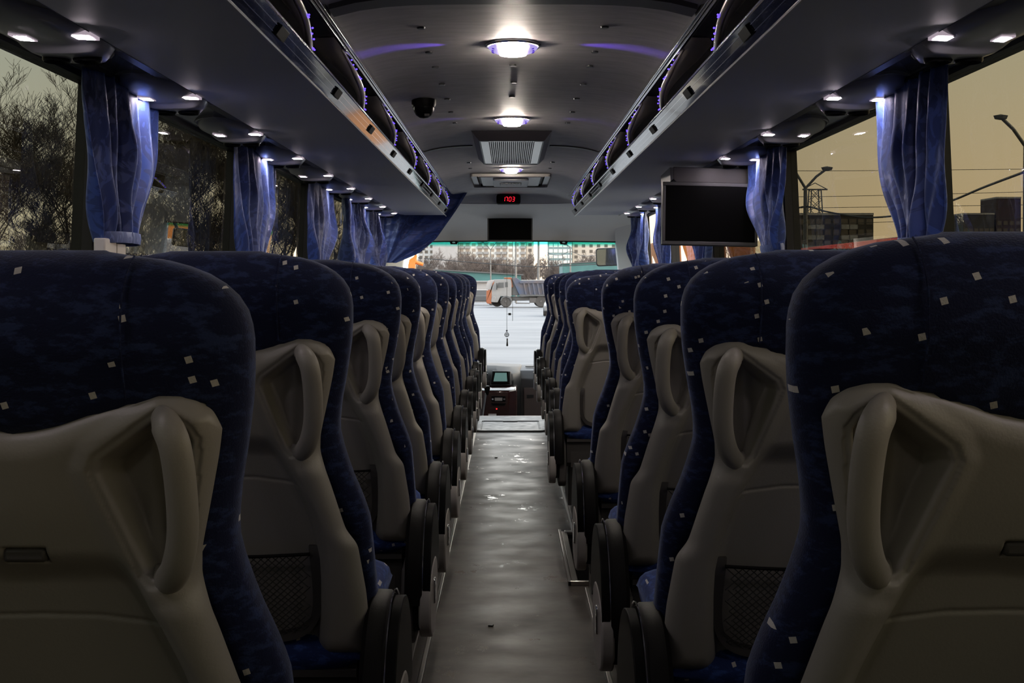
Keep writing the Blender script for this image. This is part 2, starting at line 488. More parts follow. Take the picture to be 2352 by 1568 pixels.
M['teal_lcd'] = mat('lcd_glass', (0.08, 0.15, 0.14), 0.1, emit=(0.20, 0.36, 0.34), estr=0.35)
M['hatch'] = mat('hatch_grey', (0.085, 0.09, 0.092), 0.42, var=0.2, scale=15, rvar=0.1, spec=0.4)
M['snow'] = mat('packed_snow', (0.069, 0.072, 0.079), 0.8, color2=(0.120, 0.123, 0.129), scale=0.16, stretch=(1, 3.5, 1), bump=0.6, bscale=2.0)
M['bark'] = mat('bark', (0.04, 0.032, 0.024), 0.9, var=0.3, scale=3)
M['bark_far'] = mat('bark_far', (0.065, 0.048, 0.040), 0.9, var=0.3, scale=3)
M['concrete'] = mat('pole_concrete', (0.111, 0.103, 0.094), 0.8, var=0.15, scale=4)
M['dsteel'] = mat('dark_steel', (0.05, 0.05, 0.05), 0.5)
M['teal'] = mat('teal_sheet', (0.028, 0.095, 0.091), 0.6, var=0.12, scale=1)
M['bld_w'] = mat('panel_white', (0.432, 0.411, 0.377), 0.8, var=0.08, scale=0.6)
M['bld_g'] = mat('panel_grey', (0.244, 0.228, 0.219), 0.8, var=0.08, scale=0.4)
M['bld_b'] = mat('panel_beige', (0.334, 0.288, 0.241), 0.8, var=0.08, scale=0.4)
M['bld_t'] = mat('panel_bluegreen', (0.120, 0.169, 0.169), 0.8, var=0.1, scale=0.4)
M['bld_dk'] = mat('panel_brown', (0.026, 0.021, 0.017), 0.85, var=0.2, scale=0.4)
M['bld_brick'] = mat('brick_red', (0.028, 0.013, 0.010), 0.85, var=0.15, scale=0.4)
M['win'] = mat('window_dark', (0.032, 0.028, 0.025), 0.15)
M['win2'] = mat('window_warm', (0.190, 0.152, 0.119), 0.2)
M['truck_w'] = mat('truck_white', (0.163, 0.158, 0.154), 0.35, var=0.1, scale=2)
M['truck_o'] = mat('truck_orange', (0.187, 0.052, 0.016), 0.4, var=0.15, scale=2)
M['truck_b'] = mat('dump_body_blue', (0.024, 0.046, 0.092), 0.6, color2=(0.074, 0.053, 0.044), scale=0.9)
M['tyre'] = mat('tyre_dusty', (0.037, 0.033, 0.030), 0.8)
M['hub'] = mat('wheel_hub', (0.050, 0.044, 0.041), 0.6)
M['red_paint'] = mat('red_tarpaulin', (0.85, 0.11, 0.09), 0.6, var=0.1, scale=1)
M['orange'] = mat('orange_paint', (0.42, 0.130, 0.010), 0.5)
M['mirror'] = mat('mirror_face', (0.42, 0.43, 0.45), 0.02, metal=1.0)

# ================================================================== bus shell (heights below are relative to the eye, lifted by E)
XC = 0.01
YB, YF = -2.6, 9.5            # back wall, front edge of the aisle floor
FZ, PZL, PZR = -1.16, -1.025, -1.012
XL_, XR_ = -0.264, 0.295      # aisle floor edges
WIN_T, WIN_B = 0.563, -0.16
def XW(z): return 1.20 + 0.045 * (0.56 - z)

def struct(name, mb, m, parent=None, **k):
    o = mb.build(name, m, parent, lift=(E if parent is None or not k.pop('local', False) else 0), **k)
    if parent is None: o['kind'] = 'structure'
    return o

b = MB()
b.box(XL_ - 0.02, 0.224, YB, YF, FZ - 0.05, FZ)
b.box(0.224, XR_ + 0.02, YB, 4.27, FZ - 0.05, FZ)
b.box(0.224, XR_ + 0.02, 5.14, YF, FZ - 0.05, FZ)
floor = struct('floor', b, M['floor'])
floor['label'] = 'worn grey-brown vinyl aisle floor'
b = MB(); b.box(XL_ - 0.02, XR_ + 0.02, YF, YF + 0.02, FZ - 0.5, FZ + 0.004)
struct('trim_1', b, M['alu'])
b = MB()
b.box(-1.26, XL_ - 0.02, YB, 9.45, PZL - 0.04, PZL)
o = struct('floor_left', b, M['platform'])
b = MB()
b.box(XR_ + 0.02, 1.27, YB, 4.2, PZR - 0.04, PZR)
b.box(XR_ + 0.02, 1.27, 5.14, 9.45, PZR - 0.04, PZR)
struct('floor_right', b, M['platform'])
b = MB()
b.box(XL_ - 0.02, XL_, YB, 9.45, FZ - 0.02, PZL)
b.box(XR_, XR_ + 0.02, YB, 4.2, FZ - 0.02, PZR)
b.box(XR_, XR_ + 0.02, 5.14, 9.45, FZ - 0.02, PZR)
b.box(XR_, 1.27, 4.18, 4.2, FZ - 0.5, PZR - 0.002)
b.box(XR_, 1.27, 5.14, 5.16, FZ - 0.5, PZR - 0.002)
struct('trim_2', b, M['riser'])
b = MB()
b.box(XL_ - 0.022, XL_ + 0.004, YB, 9.45, PZL, PZL + 0.006)
b.box(XL_, XL_ + 0.014, YB, 9.45, FZ, FZ + 0.012)
b.box(XR_ - 0.004, XR_ + 0.022, YB, 4.2, PZR, PZR + 0.006)
b.box(XR_ - 0.004, XR_ + 0.022, 5.14, 9.45, PZR, PZR + 0.006)
b.box(XR_ - 0.014, XR_, YB, 4.2, FZ, FZ + 0.012)
b.box(XR_ - 0.014, XR_, 5.14, 9.45, FZ, FZ + 0.012)
struct('trim_3', b, M['alu'], bevel=0.002)
# stairwell to the middle door
b = MB()
b.box(0.26, 1.27, 4.30, 5.10, FZ - 0.32, FZ - 0.30)
b.box(0.60, 1.27, 4.30, 5.10, FZ - 0.62, FZ - 0.60)
b.box(0.24, 0.26, 4.28, 5.12, FZ - 0.6, FZ - 0.01)
b.box(0.24, 1.27, 4.27, 4.30, FZ - 0.6, FZ - 0.02)
b.box(0.24, 1.27, 5.10, 5.13, FZ - 0.6, FZ - 0.02)
struct('trim_4', b, M['seal'])
b = MB()
b.box(0.222, 0.236, 4.262, 5.148, FZ, FZ + 0.018)
b.box(0.236, 0.262, 4.27, 5.14, FZ, FZ + 0.010)
b.box(0.222, 0.34, 4.262, 4.276, FZ, FZ + 0.018)
b.box(0.25, 0.34, 5.11, 5.148, FZ, FZ + 0.014)
struct('trim_5', b, M['alu'], bevel=0.003)

# side walls, pillars, panes
PIL = [-0.1, 1.52, 3.19, 4.87, 6.60, 8.32, 10.0]
for s, nm in ((-1, 'left'), (1, 'right')):
    def X(d): return XC + s * d
    b = MB()
    def ring(y): return [(X(XW(-1.7)), y, -1.7), (X(XW(WIN_B)), y, WIN_B), (X(XW(WIN_B) + .05), y, WIN_B), (X(XW(-1.7) + .05), y, -1.7)]
    b.loft([ring(YB), ring(11.9)])
    b.box(X(1.185), X(1.25), YB, 11.4, WIN_T + 0.004, 0.92)
    struct('wall_' + nm, b, M['wall'], fix=True)
    # cloth-covered pillars with rubber seals
    b = MB(); c = MB()
    for y in PIL:
        for (m, y0, y1, t) in ((b, y + 0.03, y + 0.17, 0.045), (c, y, y + 0.035, 0.03), (c, y + 0.165, y + 0.20, 0.03)):
            m.loft([[(X(XW(z) - t), y0, z), (X(XW(z) - t), y1, z), (X(XW(z) + .03), y1, z), (X(XW(z) + .03), y0, z)] for z in (WIN_B, WIN_T + 0.01)])
    struct('trim_pillar_' + nm, b, M['pillar'], fix=True)
    c.loft([[(X(XW(WIN_T) - .03), y, WIN_T + .012), (X(XW(WIN_T) + .03), y, WIN_T + .012), (X(XW(WIN_T) + .03), y, WIN_T - .012), (X(XW(WIN_T) - .02), y, WIN_T - .012)] for y in (YB, 11.4)])
    struct('trim_seal_' + nm, c, M['seal'], fix=True)
    ys = [YB] + PIL + [11.4]
    for i in range(len(ys) - 1):
        y0 = ys[i] + (0.19 if i else 0); y1 = ys[i+1] + 0.01
        b = MB()
        b.loft([[(X(XW(z)), y0, z), (X(XW(z)), y1, z), (X(XW(z) + .006), y1, z), (X(XW(z) + .006), y0, z)] for z in (WIN_B - 0.01, WIN_T)])
        struct('window_%d' % (i + 1 + (0 if s < 0 else 8)), b, M['sideglass'] if y0 < (6.7 if s > 0 else 8.4) else M['clearglass'], smooth=0, fix=True)
    # glossy duct strip between luggage rack and windows
    prof = [(0.945, 0.548), (0.955, 0.566), (1.00, 0.578), (1.08, 0.580), (1.15, 0.572), (1.195, 0.560)]
    b = MB()
    pts = [(X(p[0]), p[1]) for p in prof] + [(X(1.195), 0.61), (X(0.945), 0.61)]
    b.loft([[(p[0], y, p[1]) for p in pts] for y in (YB, 9.85)])
    struct('trim_duct_' + nm, b, M['duct'], fix=True, smooth=40)

# back wall
b = MB(); b.box(-1.3, 1.3, YB - 0.05, YB, -1.7, 0.95)
struct('wall_back', b, M['wall'])
# roof shell and lined ceiling
def cz(x): return 0.778 - 0.042 * min(1.1, abs(x - XC) / 0.52) ** 4.5
b = MB()
b.grid(lambda u, v: (XC - 0.53 + 1.06 * u, YB + (9.86 - YB) * v, cz(XC - 0.53 + 1.06 * u)), 28, 2, flip=True)
n0 = len(b.v)
b.box(-1.3, 1.3, YB, 11.9, 0.90, 0.95)
ceiling = struct('ceiling', b, M['ceil'], smooth=60)
ceiling['label'] = 'grey cloth-lined bus ceiling'
def PX(px, py, z):      # point at height z seen at a photo pixel (only used to measure positions)
    y = z * 2590.0 / (640.0 - py)
    return ((px - 1170.0) * y / 2590.0, y)
for (px, py) in [(967,65),(1389,63),(985,121),(1366,120),(1000,155),(1354,153),(1178,152),(1015,194),(1340,194),(1180,191),
                 (1027,228),(1325,227),(1176,224),(1036,258),(1315,258),(1045,283),(1304,283),(1077,374),(1270,373),(1173,372),(1080,387),(1263,387)]:
    x, y = PX(px, py, 0.772)
    b = MB(); b.lathe([(0.0, 0), (0.011, 0.0), (0.013, 0.003), (0.013, 0.012)], (x, y, cz(x) - 0.006), n=12)
    o = b.build('ceiling_button', M['bezel'], ceiling, lift=E)
# seams of the lining
b = MB()
for x0, x1 in ((-0.50, -0.215), (0.235, 0.52)):
    b.loft([[(x, 6.555, cz(x) - 0.006), (x, 6.60, cz(x) - 0.006), (x, 6.60, cz(x) + 0.004), (x, 6.555, cz(x) + 0.004)] for x in [lerp(x0, x1, i/6) for i in range(7)]])
struct('trim_6', b, M['seal'], fix=True)
b = MB()
b.loft([[(x, 3.06, cz(x) - 0.012), (x, 3.15, cz(x) - 0.012), (x, 3.16, cz(x) + 0.004), (x, 3.05, cz(x) + 0.004)] for x in [lerp(-0.49, 0.51, i/14) for i in range(15)]])
struct('trim_7', b, M['shell_dk'], fix=True)

# front dome over the windscreen
prof = [(9.855, 0.778), (10.15, 0.764), (10.20, 0.752), (10.24, 0.685), (10.30, 0.672), (10.9, 0.620), (11.3, 0.540), (11.48, 0.455), (11.55, 0.392)]
prof = [tuple(p) for p in catmull([(a, c, 0) for a, c in prof], 4)]
b = MB()
xs = [lerp(-1.2, 1.22, i/24) for i in range(25)]
rows = []
for x in xs:
    k = (abs(x - XC) / 1.2) ** 2
    pinch = clamp(1 - (abs(x - XC) / 0.56) ** 4)
    row = []
    for (y, z, _) in prof:
        if y < 10.28:       # hood face only in the middle
            zl = lerp(0.778, 0.672, (y - 9.855) / 0.445)
            z = lerp(zl, z, pinch)
        row.append((x, y - 0.25 * k, z - 0.02 * k))
    rows.append(row)
b.loft(rows, closed=False, cap0=False, cap1=False)
b.loft([[(x, 11.55 - 0.25*((x-XC)/1.2)**2, 0.392 - 0.02*((x-XC)/1.2)**2 + dz) if k < 2 else (x, 11.60 - 0.25*((x-XC)/1.2)**2, 0.392 - 0.02*((x-XC)/1.2)**2 + dz) for k, dz in ((0, 0.0), (1, -0.012), (2, -0.012), (3, 0.0))] for x in xs], mi=1)
o = struct('ceiling_front', b, [M['front'], M['seal']], smooth=50)
# windscreen
def ws(x, z):
    t = (0.42 - z) / 1.6
    return 11.60 + 0.42 * t - 0.25 * ((x - XC) / 1.2) ** 2
b = MB()
b.grid(lambda u, v: (lerp(-1.2, 1.22, u), ws(lerp(-1.2, 1.22, u), lerp(-1.15, 0.42, v)), lerp(-1.15, 0.42, v)), 20, 8)
n0 = len(b.v)
b.grid(lambda u, v: (lerp(-1.2, 1.22, u), ws(lerp(-1.2, 1.22, u), lerp(-1.15, 0.42, v)) + 0.008, lerp(-1.15, 0.42, v)), 20, 8, flip=True)
struct('window_17', b, M['windscreen'], smooth=60)
b = MB()   # front wall below the windscreen
b.box(-1.25, 1.27, 11.9, 12.0, -1.8, -1.10)
struct('wall_front', b, M['wall'])
for s in (-1, 1):
    b = MB()
    b.loft([[(XC + s*(x0)), y0, z] and (XC + s * x0, y0, z) for _ in (0,)] * 0 or
           [[(XC + s*x0, y0, z), (XC + s*x0, y0 + 0.18, z), (XC + s*(x0 + 0.24), y0 + 0.12, z), (XC + s*(x0 + 0.24), y0 - 0.25, z)]
            for (x0, y0, z) in ((1.015, 11.12, 0.62), (1.055, 11.25, 0.40), (1.10, 11.40, 0.10), (1.15, 11.50, -0.4), (1.17, 11.55, -1.2))])
    struct('trim_apillar_' + ('left' if s < 0 else 'right'), b, M['front'], fix=True, smooth=60)
# sunken driver's floor
b = MB(); b.box(-1.26, 1.28, YF + 0.02, 12.0, -1.72, -1.66)
struct('floor_front', b, M['riser'])

# floor hatch at the front
hx, hy = PX(1172, 0, 1)[0], 0
t = thing('floor_hatch', 'grey rounded floor hatch at the front end of the aisle', 'hatch', (0.008, 8.86, E + FZ))
def rrect(w, h, r, n=5):
    pts = []
    for cx, cy, a0 in ((w-r, h-r, 0), (-w+r, h-r, 90), (-w+r, -h+r, 180), (w-r, -h+r, 270)):
        for k in range(n + 1):
            a = math.radians(a0 + 90*k/n); pts.append((cx + r*math.cos(a), cy + r*math.sin(a)))
    return pts
def ring_rr(mb, w, h, r, t_, z0, z1, mi=0):
    o_ = rrect(w, h, r); i_ = rrect(w - t_, h - t_, max(r - t_, 0.004)); n = len(o_)
    vs = [(x, y, z0) for x, y in o_] + [(x, y, z1) for x, y in o_] + [(x, y, z1) for x, y in i_] + [(x, y, z0) for x, y in i_]
    fs = []
    for k in range(n):
        j = (k + 1) % n
        fs += [(k, j, n+j, n+k), (n+k, n+j, 2*n+j, 2*n+k), (2*n+k, 2*n+j, 3*n+j, 3*n+k)]
    mb.add(vs, fs, mi)
b = MB(); b.prism(rrect(0.26, 0.30, 0.06), 'z', 0.0, 0.006); b.build('hatch_plate', M['hatch'], t)
b = MB(); ring_rr(b, 0.275, 0.315, 0.07, 0.045, 0.0, 0.012); b.build('hatch_rim', M['hatch'], t)
b = MB(); ring_rr(b, 0.225, 0.265, 0.03, 0.006, 0.0, 0.0085); b.build('hatch_gap', M['seal'], t)
b = MB(); b.prism(rrect(0.06, 0.014, 0.012), 'z', 0.006, 0.012); b.move((0, 0.25, 0)); b.build('hatch_latch', M['black_pl'], t)
b = MB(); b.box(-0.29, 0.29, 9.22, 9.49, 0, 0.003); b.move((0, -8.86, 0)); b.build('front_plate', M['hatch'], t)

# ================================================================== luggage racks
for s, nm in ((-1, 'left'), (1, 'right')):
    t = thing('luggage_rack', 'open overhead luggage rack with grey underside, %s of the aisle' % nm, 'luggage rack',
              (XC + s * 0.75, 4.0, E + 0.55), group='overhead luggage racks')
    ox, oy, oz = XC + s * 0.75, 4.0, 0.55
    def part(name, mb, m, parent=t, **k):
        mb.v = [(XC + s*p[0] - ox, p[1] - oy, p[2] - oz) for p in mb.v]
        return mb.build(name, m, parent, fix=True, **k)
    y0, y1 = YB + 0.02, 9.88
    b = MB(); b.loft([[(0.565, y, 0.550), (0.945, y, 0.550), (0.945, y, 0.56), (0.565, y, 0.562)] for y in (y0, 9.6)] +
                     [[(0.565, 9.80, 0.553), (0.92, 9.78, 0.553), (0.92, 9.78, 0.56), (0.565, 9.80, 0.562)], [(0.56, 9.88, 0.56), (0.80, 9.86, 0.56), (0.80, 9.86, 0.563), (0.56, 9.88, 0.564)]])
    part('underside_panel', b, M['under'])
    b = MB()
    def LP(q, o_=0.0): return (lerp(0.562, 0.533, q) - 0.82*o_, lerp(0.552, 0.594, q) - 0.57*o_)
    def strip(mb, q0, q1, o0, o1, ya, yb):
        c = [LP(q0, o0), LP(q1, o0), LP(q1, o1), LP(q0, o1)]
        mb.loft([[(d, y, z) for d, z in c] for y in (ya, yb)])
    b.loft([[(0.562, y, 0.552), (0.533, y, 0.594), (0.540, y, 0.600), (0.556, y, 0.596), (0.568, y, 0.553)] for y in (y0, y1)])
    part('lip_panel', b, M['lip'])
    for z in (0.36, 0.70):
        b = MB(); strip(b, z - 0.015, z + 0.015, 0.0, 0.0012, y0, y1); part('lip_line', b, M['chrome'])
    b = MB(); b.tube([(0.534, y0, 0.599), (0.534, y1, 0.599)], 0.005, 8); part('lip_rail', b, M['chrome'])
    b = MB(); b.tube([(0.5645, y0, 0.5490), (0.5645, y1, 0.5490)], 0.004, 6); part('edge_bead', b, M['alu'])
    for k in range(9):
        y = 2.64 + 0.854 * k
        b = MB(); strip(b, 0.30, 0.85, -0.001, 0.007, y - 0.045, y + 0.045); part('lip_clip', b, M['black_pl'], bevel=0.002)
    b = MB(); b.box(0.505, 0.517, y0, y1, 0.722, 0.742); b.box(0.517, 0.527, y0, y1, 0.710, 0.720)
    part('top_rail', b, M['chrome'], bevel=0.002)
    b = MB(); b.loft([[(0.518, y, 0.728), (0.57, y, 0.724), (0.632, y, 0.712), (0.64, y, 0.72), (0.518, y, 0.738)] for y in (y0, y1)])
    part('soffit', b, M['duct'])
    b = MB(); b.box(0.568, 1.0, y0, 9.6, 0.564, 0.570); b.box(0.99, 1.0, y0, 9.6, 0.57, 0.80); b.box(0.64, 1.0, y0, 9.6, 0.79, 0.80); b.box(0.625, 0.635, y0, 9.6, 0.716, 0.80)
    b.box(0.568, 1.0, 9.6, 9.63, 0.56, 0.80)
    part('bin_interior', b, M['rackin'])
    # sweeping ribs with blue light strings
    rel = [(0.530, 0.0, 0.726), (0.524, 0.20, 0.703), (0.514, 0.32, 0.676), (0.515, 0.50, 0.652), (0.530, 0.64, 0.632), (0.552, 0.78, 0.618)]
    for k in range(9):
        yy = 0.13 + 1.085 * k + (0.0)
        P = catmull([(a, yy + c, z) for a, c, z in rel], 5)
        b = MB()
        rings = []
        for i, p in enumerate(P):
            q = i / (len(P) - 1)
            wd = lerp(0.085, 0.022, sst(q * 1.3))       # depth of the fin away from the aisle
            th = lerp(0.016, 0.022, sst(q * 2)) * (1 - 0.5 * sst((q - 0.7) / 0.3))
            ring = []
            for j in range(10):
                a = 2 * math.pi * j / 10
                ring.append((p.x + wd * (0.5 - 0.5 * math.cos(a)), p.y + th * math.sin(a) * 1.0, p.z + 0.006 * math.sin(a)))
            rings.append(ring)
        b.loft(rings)
        rb = part('rib', b, M['rib'], smooth=60)
        b = MB(); b.tube([(p.x + 0.004, p.y - 0.004, p.z) for p in P[3:]], [lerp(0.004, 0.0105, sst(i / 9)) for i in range(len(P) - 3)], 10); part('rib_tube', b, M['ribtube'], smooth=60)
        b = MB()
        for i in range(6, len(P), 3):
            p = P[i].lerp(P[i-1], 0.5)
            b.lathe([(0.0, -0.003), (0.0028, -0.001), (0.0028, 0.001), (0.0, 0.003)], (p.x - 0.0085, p.y + 0.008, p.z - 0.001), n=6)
        for i in range(7, len(P), 4):
            p = P[i]
            b.lathe([(0.0, -0.003), (0.0028, -0.001), (0.0028, 0.001), (0.0, 0.003)], (p.x - 0.0080, p.y - 0.006, p.z - 0.004), n=6)
        ls = part('led_string', b, M['led'], parent=t); ls['kind'] = 'stuff'
        b = MB()
        b.tube([(0.93 + 0.035 * math.cos(a), yy + 0.55, 0.66 + 0.035 * math.sin(a)) for a in [math.pi * (0.1 + 1.5 * q / 10) for q in range(11)]], 0.008, 6)
        part('coat_hook', b, M['black_pl'])

# ================================================================== reading light and air vent units
def make_pod(s):
    t = thing('reading_light_unit', 'x', 'reading light unit')
    def hw(u): return 0.118 * max(0.0, 1 - abs(u) ** 2.4) ** 0.62
    b = MB()
    def f(u_, v_):
        u = u_ * 2 - 1; v = v_ * 2 - 1
        x = hw(u) * v
        d = 0.036 * (max(0, 1 - abs(v) ** 3) ** 0.5) * (max(0, 1 - u ** 4) ** 0.5)
        # lower step carrying the vents, towards the front of the bus
        d += 0.014 * sst((u - 0.12) / 0.10) * sst((0.86 - abs(v)) / 0.2) * sst((0.92 - u) / 0.15)
        # lamp field is flattened and slightly recessed
        return (s * x, u * 0.29, -d)
    b.grid(f, 40, 16, flip=(s > 0))
    b.build('housing', M['pod'], t, smooth=50)
    b = MB()   # thin wing edge
    rim = [(s * hw(u) * sg, u * 0.29) for sg, us in ((1, [i/12 - 1 for i in range(25)]), (-1, [1 - i/12 for i in range(25)])) for u in us]
    b.prism([(x * 1.03, y * 1.03) for x, y in rim], 'z', -0.004, 0.012)
    b.build('rim', M['pod'], t, smooth=30, fix=True)
    for (x, y, w_, h_) in ((-0.085, -0.030, 0.026, 0.036), (0.040, -0.050, 0.018, 0.036)):
        zb = -f(((y / 0.29) + 1) / 2, ((x / hw(y / 0.29)) + 1) / 2)[2]
        b = MB(); b.prism([(x*s - w_, y - h_), (x*s + w_, y - h_*0.7), (x*s + w_, y + h_), (x*s - w_, y + h_*0.7)], 'z', -zb - 0.003, -zb + 0.008)
        fr = b.build('lamp_frame', M['lens_dim'], t, smooth=0, fix=True)
        b = MB(); b.prism([(x*s - w_*0.7, y - h_*0.55), (x*s + w_*0.7, y - h_*0.4), (x*s + w_*0.7, y + h_*0.75), (x*s - w_*0.7, y + h_*0.5)], 'z', -zb - 0.0038, -zb - 0.0031)
        b.build('lens', M['lens'], fr, smooth=0, fix=True)
    for x in (-0.035, 0.038):
        b = MB(); b.lathe([(0.0, 0.0), (0.018, 0.002), (0.030, -0.006), (0.033, -0.002), (0.034, 0.012)], (x*s, 0.135, -0.050), n=20)
        z = b.build('air_nozzle', M['black_gl'], t)
    b = MB(); b.lathe([(0.0, -0.012), (0.008, -0.010), (0.016, 0.0), (0.017, 0.006)], (-0.10 * s, 0.17, -0.012), n=12)
    b.build('call_button', M['lgrey_pl'], t)
    b = MB(); b.lathe([(0.0, -0.010), (0.007, -0.008), (0.013, 0.0), (0.014, 0.006)], (-0.05 * s, 0.235, -0.018), n=12)
    b.build('call_button', M['lgrey_pl'], t)
    return t
ORD = ['first', 'second', 'third', 'fourth', 'fifth', 'sixth', 'seventh', 'eighth', 'ninth', 'tenth', 'eleventh', 'twelfth']
for s, nm in ((-1, 'left'), (1, 'right')):
    proto = make_pod(s)
    for k in range(11):
        o = proto if k == 0 else copy_tree(proto)
        y = 2.565 + 0.854 * (k - 2) + (0.0 if s < 0 else 0.01)
        o.location = (XC + s * 1.055, y, E + 0.574)
        o['group'] = 'reading light and vent units above the %s windows' % nm
        if k == 0: o['label'] = 'reading light unit above the %s windows, outside the picture beside the camera' % nm
        elif k == 1: o['label'] = 'reading light unit above the %s windows, just outside the picture' % nm
        else: o['label'] = 'grey reading light and air vent unit above the %s windows, %s from the camera' % (nm, ORD[k - 2])

# ================================================================== ceiling lamps
def make_lamp():
    t = thing('ceiling_lamp', 'x', 'ceiling lamp', group='oval ceiling lamps')
    b = MB(); b.lathe([(0.094, 0.010), (0.094, -0.003), (0.088, -0.008), (0.084, -0.004), (0.084, 0.010)], n=36); b.build('bezel_ring', M['chrome'], t)
    def dome(x, y): 
        r = min(1.0, math.hypot(x, y) / 0.084); return -0.004 - 0.030 * math.sqrt(max(0, 1 - r * r))
    def waist(y): return 0.034 + 0.024 * (abs(y) / 0.084) ** 2.0
    b = MB()
    b.grid(lambda u, v: (lambda y: (lambda w_: ((u*2-1)*w_, y, dome((u*2-1)*w_, y) - 0.003))(min(waist(y), math.sqrt(max(0.0, 0.083**2 - y*y)))))((v*2-1)*0.083), 12, 20, flip=True)
    b.build('diffuser', M['lamp'], t, smooth=180)
    for sg in (-1, 1):
        b = MB()
        def f(u, v):
            y = (v*2-1) * 0.082; a = min(waist(y), math.sqrt(max(0.0, 0.083**2 - y*y))); c = math.sqrt(max(0.0, 0.083**2 - y*y))
            x = lerp(a, c, u); return (sg*x, y, dome(x, y))
        b.grid(f, 8, 20, flip=(sg > 0))
        wg = b.build('side_lens', M['lampwing'], t, smooth=180)
        for j in range(5):
            y = -0.034 + 0.017 * j; x = 0.066 - 0.12 * abs(y) ** 1.2
            b = MB(); b.lathe([(0.0, -0.0025), (0.0055, -0.001), (0.006, 0.002)], (sg*x, y, dome(x, y)), n=8, sy=0.55)
            b.build('led_dot', M['leddot'], wg)
    return t
lamp = make_lamp()
LAMPS = [(0.012, 3.745, 'nearest and largest oval ceiling lamp in view, ahead of the seats'), (0.013, 5.47, 'second oval ceiling lamp, right behind the square air grille'),
         (0.013, 7.92, 'farthest oval ceiling lamp, behind the roof hatch'), (0.012, 1.85, 'oval ceiling lamp above the nearest seats, outside the picture'),
         (0.012, -0.1, 'oval ceiling lamp over the camera, outside the picture')]
for i, (x, y, lb) in enumerate(LAMPS):
    o = lamp if i == 0 else copy_tree(lamp)
    o.location = (x, y, E + 0.776); o['label'] = lb
    if i > 2:       # the rear lamps are switched low
        for c_ in o.children:
            if c_.name.startswith('diffuser'):
                c_.data = c_.data.copy(); c_.data.materials[0] = M['lamp_low']
def spot(name, loc, to, energy, color, size, blend=0.6, radius=0.01):
    l = bpy.data.lights.new(name, 'SPOT'); l.energy = energy; l.color = color; l.spot_size = math.radians(size); l.spot_blend = blend
    l.shadow_soft_size = radius
    o = bpy.data.objects.new(name, l); COL.objects.link(o); o.location = loc
    d = Vector(to) - Vector(loc); o.rotation_euler = d.to_track_quat('-Z', 'Y').to_euler()
    return o
# violet side lights of the ceiling lamps graze the lining
for (y, en) in ((3.745, 6.0), (5.47, 1.5)):
    for sg in (-1, 1):
        spot('lamp_side_led', (0.012 + sg*0.10, y, E + 0.735), (0.012 + sg*0.42, y, E + 0.775), en, (0.22, 0.10, 1.0), 26, 1.0, 0.004)

# ================================================================== air grille, roof hatch, camera dome, clock, screens
t = thing('air_grille', 'silver slatted air grille in a dark square surround on the ceiling, beyond the second lamp', 'air grille', (0.012, 6.6, E + 0.775))
def frustum(mb, w0, h0, z0, w1, h1, z1, mi=0):
    mb.loft([[(sx*w, sy*h, z) for sx, sy in ((-1,-1),(1,-1),(1,1),(-1,1))] for w, h, z in ((w0, h0, z0), (w1, h1, z1))], cap0=False, cap1=False, mi=mi)
b = MB(); frustum(b, 0.212, 0.70, 0.0, 0.172, 0.62, -0.045); frustum(b, 0.172, 0.62, -0.045, 0.166, 0.61, -0.045); frustum(b, 0.166, 0.61, -0.045, 0.166, 0.61, -0.02)
b.build('frame', M['frame_dk'], t, smooth=0, fix=True)
b = MB(); b.box(-0.166, -0.122, -0.61, 0.61, -0.043, -0.035); b.box(0.122, 0.166, -0.61, 0.61, -0.043, -0.035); b.box(-0.166, 0.166, -0.61, -0.575, -0.043, -0.035); b.box(-0.166, 0.166, 0.575, 0.61, -0.043, -0.035)
b.build('face_plate', M['alu'], t, bevel=0.001)
b = MB(); b.box(-0.13, 0.13, -0.60, 0.60, -0.022, -0.016); b.build('backing', M['seal'], t)
for i in range(22):
    x = -0.1155 + 0.011 * i
    b = MB(); b.box(x - 0.0022, x + 0.0022, -0.58, 0.58, -0.041, -0.024); b.build('slat', M['alu'], t, smooth=0)

t = thing('roof_hatch', 'wide grey roof hatch with slotted vent, near the front of the ceiling', 'roof hatch', (0.010, 8.78, E + 0.772))
b = MB(); ring_rr(b, 0.30, 0.50, 0.03, 0.055, -0.022, 0.0); b.build('outer_frame', M['lgrey_pl'], t, bevel=0.003)
b = MB(); ring_rr(b, 0.252, 0.445, 0.05, 0.03, -0.018, 0.0); b.build('gasket', M['black_pl'], t)
b = MB(); b.prism(rrect(0.225, 0.42, 0.05), 'z', -0.016, -0.004); b.build('lid', M['lgrey_pl'], t)
b = MB(); b.prism(rrect(0.135, 0.30, 0.03), 'z', -0.034, -0.015); b.build('handle_plate', M['pod'], t, bevel=0.004)
b = MB(); b.prism(rrect(0.085, 0.13, 0.05), 'z', -0.037, -0.033); b.build('vent_backing', M['seal'], t)
for i in range(14):
    x = -0.072 + 0.011 * i
    b = MB(); b.box(x - 0.0025, x + 0.0025, -0.12, 0.12, -0.043, -0.036); b.build('vent_bar', M['lgrey_pl'], t, smooth=0)

t = thing('dome_camera', 'small black dome camera under the left part of the ceiling', 'camera', (-0.366, 4.82, E + 0.762))
b = MB(); b.lathe([(0.052, 0.004), (0.052, -0.018), (0.047, -0.030)], n=24); b.lathe([(0.047, -0.030), (0.0471, -0.0301)], n=24)
b.lathe([(0.0, -0.031), (0.049, -0.03)], n=24); b.build('base', M['black_pl'], t, fix=True)
b = MB(); b.lathe([(0.045, -0.028), (0.043, -0.046), (0.033, -0.064), (0.018, -0.074), (0.0, -0.077)], n=24); b.build('dome', M['black_gl'], t, fix=True)
b = MB(); b.box(0.006, 0.026, -0.040, -0.030, -0.072, -0.062); b.build('lens_window', M['shell_dk'], t)

